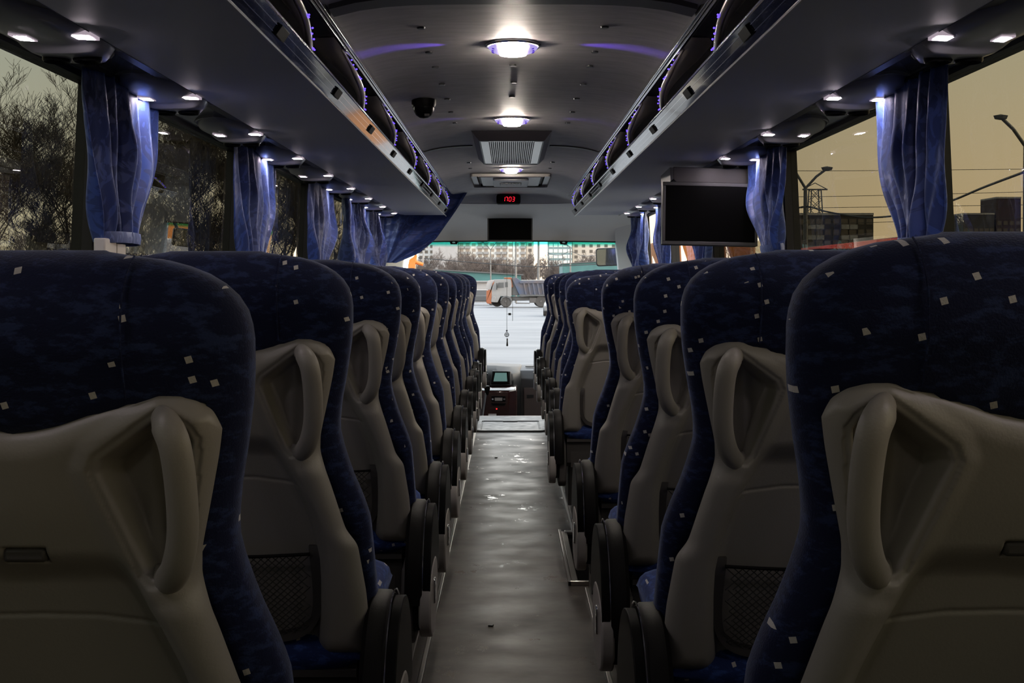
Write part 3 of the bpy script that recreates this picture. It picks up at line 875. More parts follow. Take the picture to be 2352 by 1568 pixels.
# clock 17 03
t = thing('digital_clock', 'black oblong clock with red digits 17 03 above the front screen', 'clock', (-0.008, 10.16, E + 0.715))
b = MB(); b.prism(rrect(0.108, 0.042, 0.018), 'y', -0.03, 0.10); b.build('case', M['black_gl'], t, fix=True, bevel=0.004)
SEG = {'1': 'bc', '7': 'abc', '0': 'abcdef', '3': 'abgcd'}
def digit(ch):
    b = MB(); w_, h_, th = 0.0095, 0.019, 0.0022
    S = {'a': ((-w_, h_), (w_, h_)), 'g': ((-w_, 0), (w_, 0)), 'd': ((-w_, -h_), (w_, -h_)), 'f': ((-w_, 0), (-w_, h_)), 'b': ((w_, 0), (w_, h_)), 'e': ((-w_, -h_), (-w_, 0)), 'c': ((w_, -h_), (w_, 0))}
    for k in SEG[ch]:
        (x0, z0), (x1, z1) = S[k]
        if z0 == z1: b.box(x0 + 0.002 + z0*0.12, x1 - 0.002 + z0*0.12, -0.0325, -0.0305, z0 - th, z0 + th)
        else: b.prism([(x0 - th + (z0+0.002)*0.12, z0 + 0.002), (x0 + th + (z0+0.002)*0.12, z0 + 0.002), (x0 + th + (z1-0.002)*0.12, z1 - 0.002), (x0 - th + (z1-0.002)*0.12, z1 - 0.002)], 'y', -0.0325, -0.0305)
    return b
for ch, x in (('1', -0.042), ('7', -0.018), ('0', 0.014), ('3', 0.044)):
    b = digit(ch); b.move((x, 0, 0)); b.build('digit', M['red'], t, smooth=0, fix=True)

def screen(name, label, loc, w_, h_, rz, mount):
    t = thing(name, label, 'screen', loc, rz)
    b = MB(); b.box(-w_, w_, 0.004, 0.045, -h_, h_); b.build('back_case', M['bezel'], t, bevel=0.004)
    b = MB(); bw = 0.017
    b.box(-w_, w_, 0, 0.006, h_ - bw, h_); b.box(-w_, w_, 0, 0.006, -h_, -h_ + bw); b.box(-w_, -w_ + bw*0.8, 0, 0.006, -h_ + bw, h_ - bw); b.box(w_ - bw*0.8, w_, 0, 0.006, -h_ + bw, h_ - bw)
    b.build('bezel', M['bezel'], t, bevel=0.002)
    b = MB(); b.box(-w_ + bw*0.7, w_ - bw*0.7, 0.002, 0.0042, -h_ + bw*0.9, h_ - bw*0.9); b.build('panel', M['screen'], t)
    mount(t)
    return t
def m1(t):
    b = MB(); b.box(-0.05, 0.05, 0.03, 0.14, 0.02, 0.155); b.build('mount', M['black_pl'], t, bevel=0.005)
screen('screen', 'small black flat screen in a grey frame hanging over the windscreen', (0.006, 11.06, E + 0.505), 0.222, 0.140, 0, m1)
def m2(t):
    b = MB(); b.prism([(-0.165, 0.225), (0.235, 0.225), (0.235, 0.165), (0.225, 0.152), (-0.15, 0.152), (-0.165, 0.165)], 'y', 0.05, 0.30); b.build('mount_box', M['shell_dk'], t, fix=True, bevel=0.004)
    b = MB(); b.prism([(-0.185, 0.218), (-0.167, 0.218), (-0.167, 0.165), (-0.18, 0.155)], 'y', 0.03, 0.28); b.build('mount_cap', M['bezel'], t, fix=True)
    b = MB(); b.box(-0.08, 0.08, 0.02, 0.12, 0.12, 0.15); b.build('hinge', M['black_pl'], t)
screen('screen', 'large black flat screen under the right luggage rack, tilted slightly', (0.930, 5.22, E + 0.300), 0.222, 0.146, math.radians(1.5), m2).rotation_euler = (math.radians(-4), math.radians(1.2), math.radians(2))

# ================================================================== curtains
def curtain(name, label, s, top, bot, ztop, zbot, folds, seed, tie=True, amp=0.020, xin=1.115, group=None, bulge=0.0):
    rnd = random.Random(seed)
    ph = [rnd.uniform(0, 6.28) for _ in range(4)]; folds = folds * 1.35; fr = [folds, folds*1.7, folds*0.55]
    yc = (top[0] + top[1]) / 2
    t = thing(name, label, 'curtain', (XC + s*xin, yc, E + zbot), group=group)
    b = MB()
    def f(u, v):
        z = lerp(zbot, ztop, v)
        k = v ** 0.8
        y0 = lerp(bot[0], top[0], sst(k * 1.15) if tie else k)
        y1 = lerp(bot[1], top[1], sst(k * 1.15) if tie else k) + bulge * math.sin(math.pi * v)
        uu = u + 0.035 * math.sin(5 * v + ph[0]) * math.sin(math.pi * u)
        a = amp * (0.55 + 0.45 * math.sin(math.pi * min(1, v * 1.2 + 0.1)))
        x = a * math.sin(uu * fr[0] * 6.283 + ph[1] + 0.9 * math.sin(3 * v + ph[3])) + a * 0.45 * math.sin(uu * fr[1] * 6.283 + ph[2] + 2*v) + a*0.5*math.sin(uu*fr[2]*6.283+ph[3])
        x *= (1 + 0.3 * math.sin(9 * v + 4 * u))
        return (s * (-x), lerp(y0, y1, uu) - yc, z - zbot)
    b.grid(f, 110, 40)
    o = b.build('cloth', M['curtain'], t, smooth=180)
    o.modifiers.new('thick', 'SOLIDIFY').thickness = 0.002
    b = MB()
    b.box(-0.010, 0.010, top[0] - yc - 0.01, top[1] - yc + 0.01, ztop - zbot - 0.004, ztop - zbot + 0.006)
    b.build('rail', M['seal'], t)
    if tie:
        ym = (bot[0] + bot[1]) / 2 - yc
        b = MB(); b.tube([(0.034*math.cos(a), ym + (bot[1]-bot[0])*0.5*math.sin(a), 0.012 + 0.004*math.cos(a)) for a in [6.2832*i/16 for i in range(17)]], 0.004, 6, ry=0.018)
        b.build('tie_band', M['curtain'], t)
    return t
G_L, G_R = 'blue curtains along the left windows', 'blue curtains along the right windows'
curtain('curtain', 'bright-lit blue curtain at the first pillar from the camera, left side', -1, (2.97, 3.52), (3.06, 3.34), 0.560, 0.10, 4.2, 3, group=G_L, bulge=0.015)
curtain('curtain', 'blue curtain at the second pillar from the camera, left side', -1, (4.52, 5.33), (4.66, 5.08), 0.560, 0.06, 4.4, 8, group=G_L, bulge=0.03)
curtain('curtain', 'blue curtain at the third pillar, left side', -1, (6.22, 6.98), (6.34, 6.70), 0.560, 0.04, 4.2, 12, group=G_L, bulge=0.10)
curtain('curtain', 'dark blue curtain at the fourth pillar, left side, closing much of its window', -1, (7.55, 8.75), (7.6, 8.6), 0.560, 0.04, 7.2, 15, tie=False, group=G_L, amp=0.035)
curtain('curtain', 'blue curtain drawn over the last left window', -1, (8.9, 9.85), (9.0, 9.8), 0.560, 0.00, 6.3, 17, tie=False, group=G_L, amp=0.035)
curtain('curtain', 'bright-lit blue curtain at the first pillar from the camera, right side', 1, (2.92, 3.42), (3.00, 3.22), 0.560, 0.09, 4.1, 21, group=G_R, bulge=0.01)
curtain('curtain', 'dark blue curtain at the second pillar, right side, beside the large screen', 1, (4.58, 5.22), (4.68, 4.98), 0.560, 0.12, 4.0, 25, group=G_R, bulge=0.03)
curtain('curtain', 'blue curtain at the third pillar, right side, mostly behind the large screen', 1, (6.2, 6.95), (6.4, 6.72), 0.560, 0.05, 4.2, 28, group=G_R, bulge=0.05)
curtain('curtain', 'blue curtain at the fourth pillar, right side, left of the large screen', 1, (7.9, 8.55), (8.0, 8.35), 0.560, 0.05, 4.6, 31, group=G_R, bulge=0.05)
curtain('curtain', 'blue curtain drawn over the last right window, beside the windscreen pillar', 1, (9.2, 10.25), (9.35, 10.1), 0.560, 0.06, 4.5, 36, tie=False, group=G_R, amp=0.035, bulge=0.03)

# clips beside the first left curtain
t = thing('curtain_clip', 'small white plastic clip holding the first left curtain', 'clip', (-1.10, 3.08, E + 0.080))
b = MB(); b.box(-0.02, 0.012, -0.045, 0.045, -0.018, 0.03); b.build('clip_body', M['white_pl'], t, bevel=0.004)
b = MB(); b.box(-0.012, 0.012, 0.05, 0.12, -0.018, 0.018); b.build('clip_end', M['white_pl'], t, bevel=0.003)
b = MB(); b.box(-0.010, 0.008, 0.04, 0.055, -0.012, 0.016); b.build('clip_hinge', M['chrome'], t)
b = MB(); b.box(0, 0.004, -0.012, 0.012, -0.11, 0.0)
o = b.build('sticker', M['white_pl'], None, lift=0); o.location = (XC - 1.165, 7.36, E + 0.42)
prop(o, 'narrow white sticker on the glass of the left window beyond the third curtain', 'sticker')

# driver's partition curtain, pulled aside
t = thing('partition_curtain', 'dark blue driver curtain across the front left, swept up to a slanting edge', 'curtain', (-0.9, 9.99, E + 0.14))
edge = ftab([(0.142, -1.00), (0.165, -0.94), (0.225, -0.80), (0.356, -0.65), (0.535, -0.52), (0.60, -0.475), (0.768, -0.37)], 60, 3)
b = MB()
def f(u, v):
    z = lerp(0.142, 0.770, v); xe = edge(z); x0 = -1.17
    x = lerp(x0, xe, u)
    r = math.hypot(x + 1.1, (z - 0.10)); ang = math.atan2(z - 0.10, x + 1.1)
    fo = 0.016 * math.sin(ang * 13 + 1.0) * clamp(r * 3) + 0.012 * math.sin(ang * 24 + 3 * r) * clamp(r * 2) 
    hem = -0.012 * sst((u - 0.93) / 0.05) * (1 if u < 0.985 else 0.3)
    return (x + 0.9, fo + hem, z - 0.14)
b.grid(f, 90, 60)
o = b.build('cloth', M['curtain'], t, smooth=180); o.modifiers.new('thick', 'SOLIDIFY').thickness = 0.003
b = MB(); b.tube([(-0.27, 0, 0.632), (0.53, 0, 0.632)], 0.006, 8); b.build('rail', M['chrome'], t)

# ================================================================== coach seats
WA = [(-0.66, .250), (-0.578, .253), (-0.494, .249), (-0.416, .2445), (-0.375, .232), (-0.335, .217), (-0.296, .206), (-0.268, .1995), (-0.249, .198),
      (-0.206, .204), (-0.156, .215), (-0.107, .224), (-0.075, .2275), (-0.042, .229), (-0.018, .224), (0.0, .213), (0.018, .192), (0.032, .160), (0.041, .12), (0.045, .085)]
wa = ftab(WA, 160, 2)
def yc_(z): return 0.062 + (-0.05 - z) * 0.30 if z < -0.05 else 0.062 + 0.9 * (z + 0.05) ** 2
def rear_(z): return yc_(z) - 0.062
EX = ftab([(-0.66, .236), (-0.61, .244), (-0.54, .240), (-0.4545, .229), (-0.427, .21), (-0.343, .1875), (-0.289, .171), (-0.26, .173), (-0.2085, .186), (-0.159, .198), (-0.13, .2034), (-0.09, .2034)], 120, 3)
TOP = ftab([(0, -.1325), (0.02, -.1310), (.04, -.1265), (.082, -.1115), (.115, -.102), (.145, -.0955), (.165, -.0965), (.182, -.102), (.195, -.113), (.2034, -.132)], 80, 1)
CX = ftab([(-0.66, .165), (-0.61, .167), (-0.52, .172), (-0.4545, .172), (-0.40, .160), (-0.343, .138), (-0.289, .112), (-0.26, .095)], 60, 3)
KITE = [(.146, -.110), (.162, -.113), (.180, -.125), (.187, -.140), (.184, -.165), (.172, -.235), (.163, -.276), (.145, -.292), (.126, -.296), (.114, -.286), (.080, -.188), (.075, -.172), (.082, -.156)]
SLITW = [(.166, -.118), (.182, -.128), (.186, -.143), (.172, -.225)]
ZL = 1.02
def panel_y(x, z, hand=True):
    r = rear_(z)
    off = -0.008
    ax = abs(x)
    if z < -0.20:
        off += 0.024 * sst((CX(z) - ax + 0.012) / 0.040) * sst((-0.255 - z) / 0.045)
        mid = (CX(z) + EX(z)) / 2 + 0.004; hw_ = (EX(z) - CX(z)) / 2 + 0.018
        off -= 0.020 * math.sqrt(max(0, 1 - ((ax - mid) / hw_) ** 2)) * sst((-0.27 - z) / 0.06)
    # gentle crown of the upper half
    off -= 0.006 * sst((0.15 - ax) / 0.15) * sst((z + 0.30) / 0.1)
    # lever latch slot
    ds = max(abs(x) - 0.022, abs(z + 0.262) - 0.0085)
    off += 0.010 * sst((0.002 - ds) / 0.006)
    # crease line
    zl = -0.335 - 0.12 * max(0, ax - 0.06) - 0.02 * ax
    off += 0.0035 * max(0, 1 - abs(z - zl) / 0.0035) * (1 if ax < CX(z) - 0.004 else 0)
    if hand and x > 0.05:
        d = poly_sd(x, z, KITE)
        off -= 0.004 * sst((d + 0.022) / 0.020) * (1 if d < -0.0006 else 0)
        if d > -0.0006:
            off -= 0.0015
            q = sst((d - 0.006) / 0.012)
            off += 0.042 * q * (1 - 0.25 * sst((-0.22 - z) / 0.08)) 
            off -= 0.008 * q * math.exp(-((x - (0.118 + (-0.29 - z) * -0.10)) / 0.012) ** 2)
    return r + off
def ellip(n_):
    out = []
    for k in range(n_):
        a = 2 * math.pi * k / n_
        c, s_ = math.cos(a), math.sin(a)
        out.append((math.copysign(abs(c) ** 0.62, c), math.copysign(abs(s_) ** 0.62, s_)))
    return out
def make_seat(sx):
    """aisle side towards +x when sx = 1; origin on the platform under the seat, facing +y"""
    t = thing('coach_seat', 'x', 'coach seat')
    def part(name, mb, m, parent=t, **k):
        mb.v = [(p[0], p[1], p[2] + ZL) for p in mb.v]
        if sx < 0: mb.mirror_x()
        return mb.build(name, m, parent, **k)
    # padded backrest
    zs = [-0.66 + 0.02 * i for i in range(26)] + [-0.145 + 0.01 * i for i in range(10)] + [-0.045, -0.03, -0.015, 0.0, 0.012, 0.022, 0.030, 0.036, 0.041, 0.0445, 0.046]
    E_ = ellip(72); b = MB(); rings = []
    for z in zs:
        a = wa(z); i_ = min(a, 0.228)
        ht = 0.062 if z < -0.02 else 0.062 * math.sqrt(max(0.02, 1 - ((z + 0.02) / 0.0665) ** 2))
        if z > 0.040: a *= 0.9; i_ *= 0.9
        ring = []
        for (c, s_) in E_:
            x = c * (a if c > 0 else i_)
            thick = ht + (0.025 * sst((-0.05 - z) / 0.2) * (1 if s_ > 0 else 0) * (1 - abs(c)**3))
            yy = yc_(z) + s_ * thick
            if s_ < 0:       # hollow behind the moulded shell
                inner = min(EX(z) - abs(x), TOP(min(abs(x), 0.2034)) - z)
                yy += 0.050 * sst((inner - 0.006) / 0.016)
            ring.append((x, yy, z))
        rings.append(ring)
    b.loft(rings)
    part('backrest', b, M['fabric'], smooth=60)
    # welt seam over the head part
    for xs_ in (-0.115, 0.115):
        b = MB()
        pts = [(xs_, rear_(z) - 0.0002, z) for z in [-0.10 + 0.01 * i for i in range(10)]]
        pts += [(xs_, yc_(z) - 0.062 * math.sqrt(max(0.0, 1 - ((z + 0.02) / 0.0665) ** 2)) , z) for z in (0.0, 0.012, 0.022, 0.032, 0.040)]
        b.tube(pts, 0.0011, 5)
        part('seam', b, M['fabric'])
    # moulded rear shell
    NU, NV = 180, 250; b = MB()
    def f(u, v):
        xu = u * 2 - 1
        # finer spacing at the rim
        xu = math.copysign(1 - (1 - abs(xu)) ** 1.12, xu)
        zt = TOP(abs(xu) * 0.2034)
        z = lerp(-0.655, zt, v)
        x = xu * EX(z) if xu > 0 else xu * min(EX(z), 0.222)
        e_ = EX(z) if xu > 0 else min(EX(z), 0.222)
        d = min((1 - abs(xu)) * e_, (1 - v) * (zt + 0.655), v * (zt + 0.655) + 0.004)
        y = panel_y(x, z)
        q = clamp(1 - d / 0.032)
        y += 0.026 * (1 - math.sqrt(max(0, 1 - q * q)))
        return (x, y, z)
    b.grid(f, NU, NV)
    shell = part('rear_shell', b, M['shell'], smooth=180)
    # grab handle
    path = catmull([(.146, 0.004, -.117), (.158, -0.018, -.121), (.170, -0.032, -.142), (.1735, -0.036, -.185), (.171, -0.036, -.232), (.160, -0.030, -.268), (.143, -0.012, -.287), (.126, 0.012, -.288)], 6)
    P = [(p[0], rear_(p[2]) - 0.004 + p[1], p[2]) for p in path]
    n = len(P); b = MB()
    b.tube(P, [lerp(0.0120, 0.0158, sst(min(i, n - 1 - i) / (n * 0.22))) for i in range(n)], 14, ry=[lerp(0.008, 0.011, sst(min(i, n - 1 - i) / (n * 0.22))) for i in range(n)], up=(0.0, -1.0, 0.05))
    part('grab_handle', b, M['shell'], shell, smooth=180, fix=True)
    # latch
    b = MB(); b.box(-0.0215, 0.0215, rear_(-0.262) - 0.010, rear_(-0.262) + 0.004, -0.2695, -0.2545)
    part('latch', b, M['shell_dk'], shell, bevel=0.004)
    # pocket frame and net
    pf = catmull([(.154, 0, -.458), (.157, 0, -.50), (.156, 0, -.56), (.146, 0, -.598), (.120, 0, -.622), (.07, 0, -.632), (0, 0, -.634), (-.07, 0, -.632), (-.120, 0, -.622), (-.146, 0, -.598), (-.156, 0, -.56), (-.157, 0, -.50), (-.154, 0, -.458)], 5)
    b = MB()
    rings = []
    for i, p in enumerate(pf):
        a_ = pf[max(0, i-1)]; c_ = pf[min(len(pf)-1, i+1)]
        d = (c_ - a_).normalized(); nx, nz = -d.z, d.x        # inward side
        q = min(i, len(pf)-1-i) / (len(pf) * 0.25)
        wd = lerp(0.011, 0.008, clamp(q)) 
        pr = 0.006 + 0.016 * clamp(q * 3 + 0.4)
        y = rear_(p.z) + 0.016
        rings.append([(p.x + nx*wd, y, p.z + nz*wd), (p.x - nx*wd, y, p.z - nz*wd), (p.x - nx*wd*0.9, y - pr, p.z - nz*wd*0.9), (p.x + nx*wd*0.9, y - pr, p.z + nz*wd*0.9)])
    b.loft(rings)
    pfo = part('pocket_frame', b, M['shell_dk'], shell, smooth=50, fix=True)
    b = MB()
    for sg in (-1, 1):
        for k in range(-14, 34):
            c0 = k * 0.0125
            pts = []
            for j in range(9):
                z = -0.625 + 0.150 * j / 8
                x = sg * (c0 - 0.12 + (z + 0.625) * 1.1)
                if abs(x) < 0.148: pts.append((x, rear_(z) - 0.004 - 0.006 * math.sin(math.pi * (j / 8)) , z))
            if len(pts) > 1: b.tube(pts, 0.0009, 3, caps=False)
    part('pocket_net', b, M['net'], shell, smooth=0)
    b = MB(); b.tube([(x, rear_(-0.478) - 0.010 , -0.470 - 0.006 * math.cos(x * 10)) for x in [-0.148 + 0.0296*i for i in range(11)]], 0.003, 6)
    part('pocket_band', b, M['black_pl'], shell)
    # lower skirt
    b = MB()
    def sk(z, o_): 
        w_ = 0.225; yb = rear_(-0.655) + 0.012 + o_
        return [(-w_, yb + 0.05, z), (-w_ * 0.97, yb, z), (w_ * 0.97, yb, z), (w_, yb + 0.05, z)]
    b.loft([sk(-0.655, 0.0), sk(-0.690, 0.0), sk(-0.692, -0.010), sk(-0.704, -0.010), sk(-0.708, 0.002), sk(-0.80, 0.012), sk(-0.82, 0.04)], closed=False, cap0=False, cap1=False)
    b.add([(-.2, .2, -.66), (.2, .2, -.66), (.2, .2, -.82), (-.2, .2, -.82)], [(0, 1, 2, 3)])
    part('lower_skirt', b, M['shell_dk'], smooth=30)
    # cushion
    b = MB(); rings = []
    for i in range(15):
        q = i / 14; y = 0.17 + 0.50 * q
        e_ = math.sqrt(max(0.03, 1 - max(0, (abs(q - 0.5) * 2 - 0.72) / 0.28) ** 2))
        zc_ = -0.665 + 0.012 * q
        rings.append([(c * 0.232, y, zc_ + s_ * 0.062 * e_ + 0.010 * abs(c) ** 3 * e_) for (c, s_) in ellip(28)])
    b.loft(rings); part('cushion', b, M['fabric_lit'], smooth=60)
    # armrest: folded arch beside the cushion, with its flat outer flap
    b = MB()
    cy, czz = 0.215, -0.765
    def arc(a, r): return (cy - r * math.cos(a), czz + r * math.sin(a) * 1.12)
    rings = []
    for i in range(21):
        a = math.radians(-4 + 188 * i / 20)
        o_, n_ = arc(a, 0.175), arc(a, 0.148)
        rings.append([(0.238, n_[0], n_[1]), (0.238, o_[0], o_[1]), (0.246, arc(a, 0.182)[0], arc(a, 0.182)[1]), (0.272, arc(a, 0.181)[0], arc(a, 0.181)[1]), (0.280, o_[0], o_[1]), (0.280, n_[0], n_[1])])
    b.loft(rings)
    arm = part('armrest', b, M['black_pl'], smooth=40, fix=True)
    b = MB()
    fl = [arc(math.radians(-2 + 184 * i / 20), 0.172) for i in range(21)]
    fl += [(cy + 0.15, czz - 0.012), (cy + 0.05, czz + 0.035), (cy - 0.10, czz + 0.04), (cy - 0.15, czz - 0.008)]
    b.prism(fl, 'x', 0.281, 0.300); part('armrest_flap', b, M['black_gl'], arm, smooth=20, fix=True, bevel=0.002)
    b = MB()
    pts = [(0.2815, *arc(math.radians(8 + 120 * i / 16), 0.1815)) for i in range(17)]
    b.tube(pts, 0.0016, 5); part('armrest_edge', b, M['chrome'], arm)
    # side cover with oval cap
    b = MB()
    body = [(cy - 0.135, -0.70), (cy - 0.165, -0.76), (cy - 0.165, -0.86), (cy - 0.13, -0.885), (cy + 0.26, -0.885), (cy + 0.28, -0.80), (cy + 0.22, -0.72), (cy + 0.02, -0.68)]
    b.prism(body, 'x', 0.228, 0.262); sc_ = part('side_cover', b, M['shell_dk'], smooth=20, fix=True, bevel=0.008)
    b = MB(); b.prism([(cy - 0.163, -0.71), (cy - 0.172, -0.76), (cy - 0.168, -0.842), (cy + 0.2, -0.842), (cy + 0.2, -0.72)], 'x', 0.258, 0.276); part('side_band', b, M['black_gl'], sc_, smooth=20, fix=True, bevel=0.004)
    b = MB(); ov = [(cy - 0.05 - 0.130 * math.copysign(abs(math.cos(a)) ** 0.8, math.cos(a)), -0.790 + 0.090 * math.copysign(abs(math.sin(a)) ** 0.8, math.sin(a))) for a in [6.2832 * i / 32 for i in range(32)]]
    b.prism(ov, 'x', 0.272, 0.302); part('oval_cap', b, M['lgrey_pl'], sc_, smooth=20, fix=True, bevel=0.005)
    b = MB(); b.prism([(cy - 0.09, -0.80), (cy - 0.06, -0.80), (cy - 0.06, -0.74), (cy - 0.09, -0.74)], 'x', 0.300, 0.307); part('release_lever', b, M['chrome'], sc_, bevel=0.003, fix=True)
    # legs
    for x in (-0.16, 0.19):
        b = MB(); b.prism([(0.22, -0.72), (0.30, -ZL + 0.008), (0.58, -ZL + 0.008), (0.60, -0.72)], 'x', x - 0.018, x + 0.018)
        part('leg', b, M['dsteel'], fix=True, bevel=0.004)
    b = MB(); b.box(-0.20, 0.22, 0.20, 0.64, -0.745, -0.715); part('seat_frame', b, M['dsteel'], bevel=0.004)
    return t

LOFF = [622, 372, 254, 206.5, 167.5, 140.5, 122.3, 106.7, 98.6, 90.5, 75]
LY = [0.26 * 2590 / o_ for o_ in LOFF]
ROFF = [(680, None), (409, None), (293, None), (215, None)]
RY = [(1.038, 0.2725, 0.0), (1.727, 0.2725, 0.0), (2.41, 0.2725, 0.0), (3.28, 0.2725, 0.0), (4.86, 0.247, -0.025), (5.60, 0.279, 0.0), (6.20, 0.275, 0.0), (6.92, 0.275, 0.0), (7.90, 0.268, 0.0), (8.80, 0.268, 0.0)]
LZ = [-0.017, 0.0, 0.0, -0.002, 0, 0, 0, 0, 0, 0, 0]
seatL = make_seat(1); seatR = make_seat(-1)
usedL = usedR = False
def place(src, first, x, y, dz, label, group, net=True):
    o = src if first else copy_tree(src)
    o.location = (x, y, E - ZL + dz); o['label'] = label; o['group'] = group
    if not net:
        for c_ in list(o.children_recursive):
            if c_.name.startswith(('pocket_net', 'pocket_band')): bpy.data.objects.remove(c_)
n0 = 0
for i, y in enumerate(LY):
    o_ = ORD[i] if i < 10 else 'eleventh and farthest'
    place(seatL, i == 0, -0.26 - 0.229, y, LZ[i], 'blue speckled coach seat on the left of the aisle, %s from the camera' % o_ if i else 'nearest blue speckled coach seat on the left of the aisle, cut by the picture edge', 'aisle seats on the left')
for i, y in enumerate(LY):
    place(seatL, False, -0.26 - 0.229 - 0.466, y, LZ[i] - 0.004, 'blue window seat on the left, hidden beside the %s aisle seat' % ORD[min(i, 10)], 'window seats on the left')
for i, (y, xe, dz) in enumerate(RY):
    if i == 0: lb = 'nearest blue speckled coach seat on the right of the aisle, cut by the picture edge'
    elif i == 4: lb = 'blue coach seat just beyond the dark stairwell on the right, pocket without net'
    else: lb = 'blue speckled coach seat on the right of the aisle, %s from the camera' % ORD[i]
    place(seatR, i == 0, xe + 0.229, y, dz + 0.0, lb, 'aisle seats on the right', i != 4)
for i, (y, xe, dz) in enumerate(RY):
    place(seatR, False, xe + 0.229 + 0.455, y, dz - 0.004, 'blue window seat on the right, hidden beside the %s aisle seat' % ORD[i], 'window seats on the right')

# crumbs of litter on the floor
for (px, py, sc_, lb) in [(1127, 1437, 1.0, 'small dark scrap of litter on the near part of the aisle floor'), (1139, 1051, 1.0, 'dark crumb of litter on the far part of the aisle floor')]:
    y = 1.16 * 2590 / (py - 640.0); x = (px - 1170) * y / 2590
    b = MB(); b.prism([(-0.008, -0.006), (0.006, -0.009), (0.010, 0.004), (0.0, 0.010), (-0.009, 0.005)], 'z', 0, 0.004)
    o = b.build('litter_scrap', M['seal'], None); o.location = (x, y, 0.0005); prop(o, lb, 'litter', 'scraps of litter on the aisle floor')

# ================================================================== driver's area
t = thing('dashboard', 'dark curved dashboard with a wood-trimmed console under the windscreen', 'dashboard', (0.0, 10.9, E - 1.66))
DB = -1.66
def part(name, mb, m, parent=None, **k):
    mb.v = [(p[0], p[1] - 10.9, p[2] - DB) for p in mb.v]
    return mb.build(name, m, parent or t, fix=True, **k)
b = MB()
plan = [(-1.16, 10.75), (-0.6, 10.62), (-0.10, 10.66), (0.04, 10.76), (0.11, 10.95), (0.14, 11.25), (0.15, 11.62), (-1.12, 11.62)]
b.loft([[(x, y, -1.60) for x, y in plan], [(x, y, -0.97) for x, y in plan], [(x if x < -1 else x - 0.01, y + 0.05 if y < 11.5 else y, -0.91 + 0.0) for x, y in plan],
        [(x if x < -1 else x - 0.03, y + 0.24 if y < 11.0 else y + (0.12 if y < 11.5 else 0), -0.825 - 0.05 * max(0, x + 0.2) * 3) for x, y in plan]])
part('cowl', b, M['dash'], smooth=30, bevel=0.01)
b = MB(); b.loft([[(0.10, 11.0, z), (1.16, 10.92, z), (1.16, 11.66, z), (0.12, 11.66, z)] for z in (-1.60, -0.98)] + [[(0.10, 11.10, -0.90), (1.16, 11.04, -0.90), (1.16, 11.66, -0.885), (0.12, 11.66, -0.885)]])
part('right_top', b, M['dashlt'], bevel=0.012)
b = MB(); b.box(0.14, 0.95, 10.955, 10.99, -1.55, -1.06); pn = part('glove_panel', b, M['brownpl'], bevel=0.006)
b = MB(); b.box(0.17, 0.235, 10.948, 10.956, -1.155, -1.125); part('panel_latch', b, M['seal'], pn)
b = MB(); b.loft([[(0.42, 11.35, -0.885), (0.48, 11.35, -0.885), (0.48, 11.42, -0.885), (0.42, 11.42, -0.885)], [(0.43, 11.36, -0.83), (0.47, 11.36, -0.83), (0.47, 11.41, -0.83), (0.43, 11.41, -0.83)]])
part('small_box', b, M['seal'])
b = MB(); b.prism(rrect(0.055, 0.03, 0.02), 'z', -0.884, -0.876); b.move((0.215, 11.35, 0)); part('speaker_vent', b, M['seal'])
b = MB(); plan2 = [(-0.34, 10.45), (0.0, 10.45), (0.06, 10.50), (0.075, 10.62), (0.075, 10.9), (-0.34, 10.9)]
b.loft([[(x, y, -1.62) for x, y in plan2], [(x, y, -1.04) for x, y in plan2], [(x, y + 0.06 if y < 10.8 else y, -1.015) for x, y in plan2]])
wd = part('wood_console', b, M['wood'], bevel=0.012)
b = MB(); b.box(-0.165, -0.035, 10.438, 10.452, -1.135, -1.085); rd = part('radio', b, M['black_gl'], wd, bevel=0.003)
b = MB(); b.box(-0.135, -0.065, 10.434, 10.439, -1.128, -1.100); part('radio_display', b, M['lgrey_pl'], wd)
for x in (-0.152, -0.048):
    b = MB(); b.lathe([(0.011, 0), (0.010, -0.008), (0.0, -0.009)], (x, 10.438, -1.112), axis='y', n=12); part('radio_knob', b, M['chrome'], wd)
b = MB(); b.lathe([(0.006, 0), (0.005, -0.004), (0.0, -0.005)], (-0.118, 10.45, -1.205), axis='y', n=10); part('indicator', b, M['redlamp'], wd)
b = MB(); b.box(-0.195, -0.12, 10.444, 10.451, -1.275, -1.25); part('switch_row', b, M['white_pl'], wd)
b = MB(); b.prism([(-0.17, -1.150), (-0.03, -1.150), (-0.045, -1.172), (-0.155, -1.172)], 'y', 10.44, 10.452); part('tray', b, M['black_gl'], wd)
# screen pod tilted to the driver
b = MB(); b.loft([[(-0.185, 10.60, -1.005), (0.015, 10.62, -1.005), (0.03, 10.86, -1.005), (-0.18, 10.86, -1.005)], [(-0.165, 10.72, -0.875), (0.01, 10.73, -0.88), (0.02, 10.90, -0.90), (-0.16, 10.90, -0.88)]])
pd = part('screen_pod', b, M['dash'], bevel=0.006)
def tilt(x, q): return (x, 10.60 + 0.125 * q - 0.004, -1.005 + 0.130 * q)
b = MB(); b.loft([[tilt(-0.170, 0.12), tilt(0.0, 0.12), tilt(-0.01, 0.92), tilt(-0.155, 0.92)], [(p[0], p[1] - 0.006, p[2] + 0.006) for p in (tilt(-0.170, 0.12), tilt(0.0, 0.12), tilt(-0.01, 0.92), tilt(-0.155, 0.92))]])
part('screen_frame', b, M['black_gl'], pd)
b = MB(); Q = (tilt(-0.150, 0.26), tilt(-0.02, 0.26), tilt(-0.026, 0.82), tilt(-0.135, 0.82))
b.loft([[(p[0], p[1] - 0.007, p[2] + 0.005) for p in Q], [(p[0], p[1] - 0.010, p[2] + 0.008) for p in Q]])
part('display', b, M['teal_lcd'], pd)
